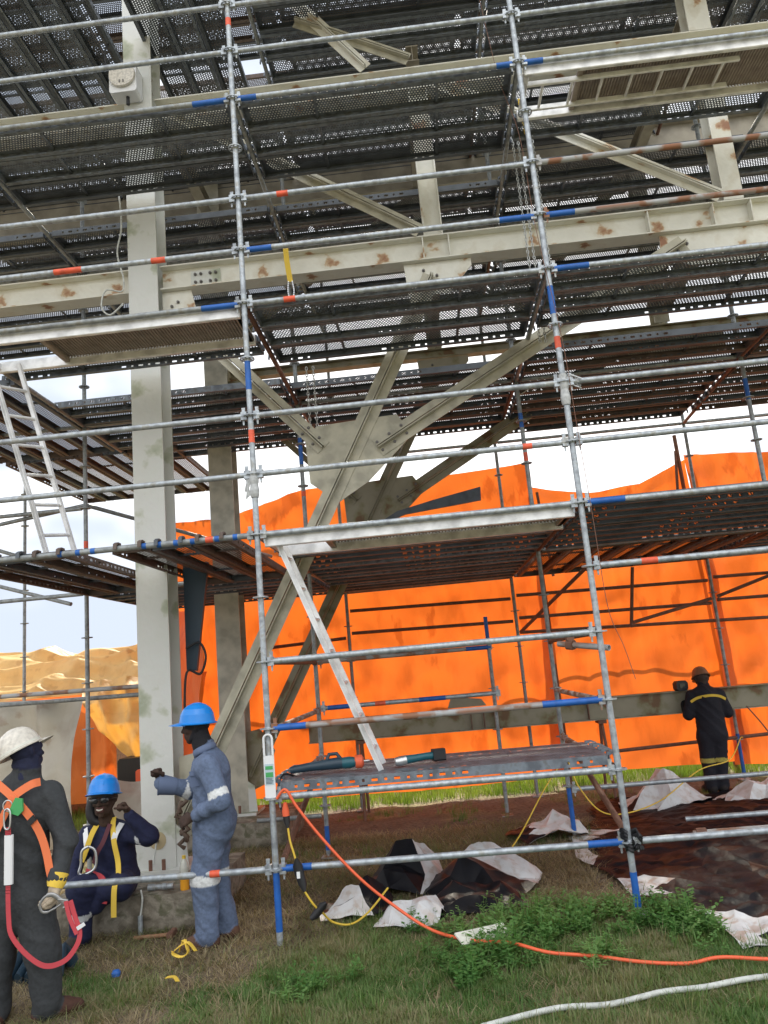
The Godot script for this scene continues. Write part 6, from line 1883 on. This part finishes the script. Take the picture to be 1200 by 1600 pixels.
func man_seated() -> void:
	var o := thing("person", "smiling man in navy coverall and blue helmet seated on the concrete plinth", "person", Vector3(-2.97, 0, -6.45))
	var K := Color(0.014, 0.017, 0.055)
	var W := Color(0.72, 0.74, 0.75)
	var skin := Color(0.060, 0.032, 0.023)
	var hood := Color(0.012, 0.012, 0.014)
	var boots := Color(0.05, 0.04, 0.035)
	var b := new_blob(0.010)
	var Z := Vector3(0, 0, 1)
	b.add(Vector3(0.21, 0.44, -0.16), Vector3(0.18, 0.70, -0.10), 0.165, 0.175, K, true, 1.3, Z)
	b.add(Vector3(0.03, 0.765, -0.08), Vector3(0.31, 0.755, -0.08), 0.085, 0.085, K)
	b.add(Vector3(0.15, 0.82, -0.06), Vector3(0.16, 0.88, -0.05), 0.075, 0.062, K)
	b.add(Vector3(0.16, 0.86, -0.05), Vector3(0.165, 0.96, -0.03), 0.052, 0.052, skin, false)
	# raised arm on the picture's right
	var e1 := Vector3(0.53, 0.74, 0.0)
	var w1 := Vector3(0.42, 0.93, 0.10)
	b.add(Vector3(0.345, 0.765, -0.07), e1, 0.078, 0.070, K, true, 1.0, Vector3.ZERO, [[0.62, 0.84, W]]); b.add(e1, w1, 0.066, 0.052, K)
	var e2 := Vector3(-0.11, 0.52, -0.02)
	var w2 := Vector3(-0.02, 0.40, 0.14)
	b.add(Vector3(0.0, 0.765, -0.08), e2, 0.078, 0.066, K); b.add(e2, w2, 0.064, 0.052, K)
	# legs
	var ka := Vector3(0.05, 0.42, 0.20)
	b.add(Vector3(0.12, 0.40, -0.15), ka, 0.115, 0.092, K); b.add(ka, Vector3(0.03, 0.10, 0.16), 0.088, 0.080, K, true, 1.0, Vector3.ZERO, [[0.50, 0.66, W]])
	var kb := Vector3(0.34, 0.40, 0.12)
	b.add(Vector3(0.27, 0.39, -0.15), kb, 0.115, 0.092, K); b.add(kb, Vector3(0.18, 0.36, 0.08), 0.085, 0.078, K); b.add(Vector3(0.18, 0.36, 0.08), Vector3(0.12, 0.28, 0.12), 0.078, 0.07, K)
	boot(b, Vector3(0.03, 0.09, 0.16), Vector3(-0.35, 0, 1), boots)
	var m := MB.new()
	b.build(m, 0.0125, 0.013)
	var hf := frame(Vector3(0.165, 1.035, 0.0), Vector3(-0.02, 1, -0.05), Vector3(0.06, 0.06, 1)).scaled_local(Vector3.ONE * 1.1)
	head(m, hf, skin, skin, 1.0)
	hand(m, frame(w1 + Vector3(-0.01, 0.015, 0.0), Vector3(-0.55, 0.9, 0.25), Vector3(-0.6, -0.3, 0.75)), 1.1, skin, 1.05, 1.0)
	hand(m, frame(w2, Vector3(0.4, -0.3, 0.8), Vector3(0, -1, 0)), 0.5, skin, 1.05)
	part(o, "body", m.mesh(), M.cloth)
	# face: dark glasses, teeth; balaclava rolled under the helmet
	var c := MB.new()
	for s in [-1.0, 1.0]:
		c.lathe([Vector2(0.0, 0.010), Vector2(0.020, 0.007), Vector2(0.030, 0.0), Vector2(0.030, -0.006), Vector2(0.0, -0.006)], hf * Transform3D(Basis(Vector3.RIGHT, PI / 2) , Vector3(s * 0.034, 0.016, 0.099)), 14, 1.12, 0.75)
		c.tube([hf * Vector3(s * 0.064, 0.02, 0.094), hf * Vector3(s * 0.086, 0.02, 0.06), hf * Vector3(s * 0.092, 0.015, -0.01)], 0.005, 6)
	c.tube([hf * Vector3(-0.012, 0.02, 0.106), hf * Vector3(0.012, 0.02, 0.106)], 0.005, 6)
	part(o, "sunglasses", c.mesh(), M.lens)
	c = MB.new()
	c.tube(curve([hf * Vector3(-0.021, -0.047, 0.092), hf * Vector3(-0.008, -0.053, 0.0985), hf * Vector3(0.008, -0.053, 0.0985), hf * Vector3(0.021, -0.047, 0.092)], 4), 0.0065, 8)
	part(o, "teeth", c.mesh(), M.teeth)
	c = MB.new()
	c.lathe([Vector2(0.101, 0.035), Vector2(0.104, 0.065), Vector2(0.10, 0.09)], hf * Transform3D(Basis(), Vector3(0, -0.01, 0)), 20, 0.9, 1.0)
	c.tube(curve([hf * Vector3(-0.085, 0.02, -0.02), hf * Vector3(-0.105, -0.05, -0.02), hf * Vector3(-0.09, -0.12, -0.02), hf * Vector3(-0.05, -0.15, -0.03)], 5), 0.045, 10)
	part(o, "hood", c.mesh(), M.black)
	helmet(o, frame(hf * Vector3(0, 0.048, 0.0), Vector3(-0.02, 1, -0.16), Vector3(0.06, 0.05, 1)), M.helmet_blue, 1.14)
	# reflective shoulder strips and yellow harness
	for q in [[Vector3(-0.005, 0.83, -0.02), Vector3(0.035, 0.76, 0.055), Vector3(0.05, 0.70, 0.07)], [Vector3(0.30, 0.85, -0.02), Vector3(0.28, 0.79, 0.05), Vector3(0.265, 0.74, 0.06)]]:
		part(o, "reflective_strip", webbing(q, 0.045, Z), M.white)
	var hs := part(o, "harness", webbing([Vector3(0.235, 0.90, -0.02), Vector3(0.25, 0.83, 0.035), Vector3(0.27, 0.72, 0.065), Vector3(0.30, 0.58, 0.07), Vector3(0.325, 0.48, 0.13), Vector3(0.335, 0.43, 0.225), Vector3(0.335, 0.33, 0.245), Vector3(0.335, 0.22, 0.25)], 0.042, Z), M.web_yellow)
	part(hs, "strap", webbing([Vector3(0.115, 0.88, -0.01), Vector3(0.085, 0.80, 0.055), Vector3(0.04, 0.68, 0.07), Vector3(0.0, 0.60, 0.06)], 0.042, Z), M.web_yellow)
	part(hs, "chest_strap", webbing([Vector3(0.225, 0.86, 0.035), Vector3(0.19, 0.74, 0.085), Vector3(0.14, 0.66, 0.09), Vector3(0.11, 0.58, 0.08)], 0.035, Z), M.web_dark_red)
	part(hs, "leg_strap", webbing([Vector3(0.03, 0.52, 0.05), Vector3(0.12, 0.50, 0.09), Vector3(0.20, 0.47, 0.13), Vector3(0.235, 0.38, 0.16), Vector3(0.22, 0.30, 0.16)], 0.045, Z), M.web_red)
	c = MB.new()
	c.tube(curve([Vector3(0.0, 0.10, 0), Vector3(-0.05, 0.07, 0), Vector3(-0.06, -0.03, 0), Vector3(-0.075, -0.09, 0), Vector3(-0.03, -0.105, 0), Vector3(0.05, -0.06, 0), Vector3(0.05, 0.06, 0), Vector3(0.0, 0.10, 0)], 5), 0.011, 7)
	part(hs, "hook", c.mesh(), M.steel, Transform3D(Basis(Vector3.UP, 0.2), Vector3(0.09, 0.62, 0.13)))

func man_far() -> void:
	var o := thing("person", "man in black coverall with yellow bands working at the long beam, seen from behind", "person", Vector3(3.47, 0, -10.45))
	var K := Color(0.010, 0.011, 0.016)
	var Y := Color(0.42, 0.36, 0.08)
	var b := new_blob(0.008)
	var Z := Vector3(0, 0, 1)
	b.add(Vector3(-0.03, 0.72, 0), Vector3(-0.04, 1.12, -0.03), 0.165, 0.19, K, true, 1.3, Z)
	b.add(Vector3(-0.19, 1.17, -0.05), Vector3(0.12, 1.17, -0.05), 0.085, 0.085, K, true, 1.0, Vector3.ZERO)
	b.add(Vector3(-0.035, 1.22, -0.06), Vector3(-0.02, 1.30, -0.10), 0.085, 0.07, K)
	b.add(Vector3(-0.04, 0.70, 0), Vector3(-0.04, 0.80, 0), 0.16, 0.16, K, true, 1.15, Z)
	var ea := Vector3(-0.29, 0.96, -0.02)
	var eb := Vector3(0.21, 0.95, -0.02)
	var wa := Vector3(-0.25, 1.08, -0.23)
	var wb := Vector3(0.13, 1.06, -0.24)
	b.add(Vector3(-0.21, 1.17, -0.04), ea, 0.075, 0.064, K); b.add(ea, wa, 0.062, 0.052, K)
	b.add(Vector3(0.14, 1.17, -0.04), eb, 0.075, 0.064, K); b.add(eb, wb, 0.062, 0.052, K)
	for s in [-1.0, 1.0]:
		b.add(Vector3(-0.05 + s * 0.08, 0.70, 0), Vector3(-0.08 + s * 0.075, 0.38, 0.01), 0.115, 0.088, K, true, 1.0, Vector3.ZERO, [[0.90, 1.0, Y]])
		b.add(Vector3(-0.08 + s * 0.075, 0.38, 0.01), Vector3(-0.10 + s * 0.075, 0.08, 0.03), 0.086, 0.078, K, true, 1.0, Vector3.ZERO, [[0.0, 0.05, Y]])
		boot(b, Vector3(-0.10 + s * 0.075, 0.09, 0.03), Vector3(s * 0.2, 0, -1), Color(0.02, 0.018, 0.016))
	var m := MB.new()
	b.build(m, 0.0135, 0.013)
	head(m, frame(Vector3(-0.02, 1.375, -0.13), Vector3(0, 1, -0.35), Vector3(0, -0.5, -1)), Color(0.05, 0.028, 0.02), Color(0.05, 0.03, 0.022), 0.3)
	hand(m, frame(wa, Vector3(0.2, 0.3, -1), Vector3(0.8, -0.5, 0)), 0.7, Color(0.10, 0.07, 0.05), 1.15)
	hand(m, frame_l(wb, Vector3(-0.2, 0.3, -1), Vector3(-0.8, -0.5, 0)), 0.7, Color(0.10, 0.07, 0.05), 1.15)
	part(o, "body", m.mesh(), M.cloth)
	part(o, "reflective_band", webbing([Vector3(-0.255, 1.12, 0.045), Vector3(-0.17, 1.165, 0.075), Vector3(-0.03, 1.185, 0.122), Vector3(0.10, 1.165, 0.078), Vector3(0.185, 1.12, 0.045)], 0.032, Z), M.web_yellow)
	helmet(o, frame(Vector3(-0.02, 1.41, -0.14), Vector3(0, 1, -0.40), Vector3(0, -0.4, -1)), M.helmet_dark, 0.98)
	var c := MB.new()
	c.bar(Transform3D(Basis(Vector3.UP, 0.3), Vector3.ZERO), 0.17, 0.13, 0.09, 0.03)
	var sh := thing("welding_shield", "black hand shield held left of the far worker", "welding shield", Vector3(3.18, 1.32, -10.62))
	part(sh, "shell", c.mesh(), M.black)
	c = MB.new()
	c.bx(Vector3(-0.045, -0.03, 0.047), Vector3(0.035, 0.03, 0.052))
	part(sh, "window", c.mesh(), M.lens, Transform3D(Basis(Vector3.UP, 0.3), Vector3.ZERO))
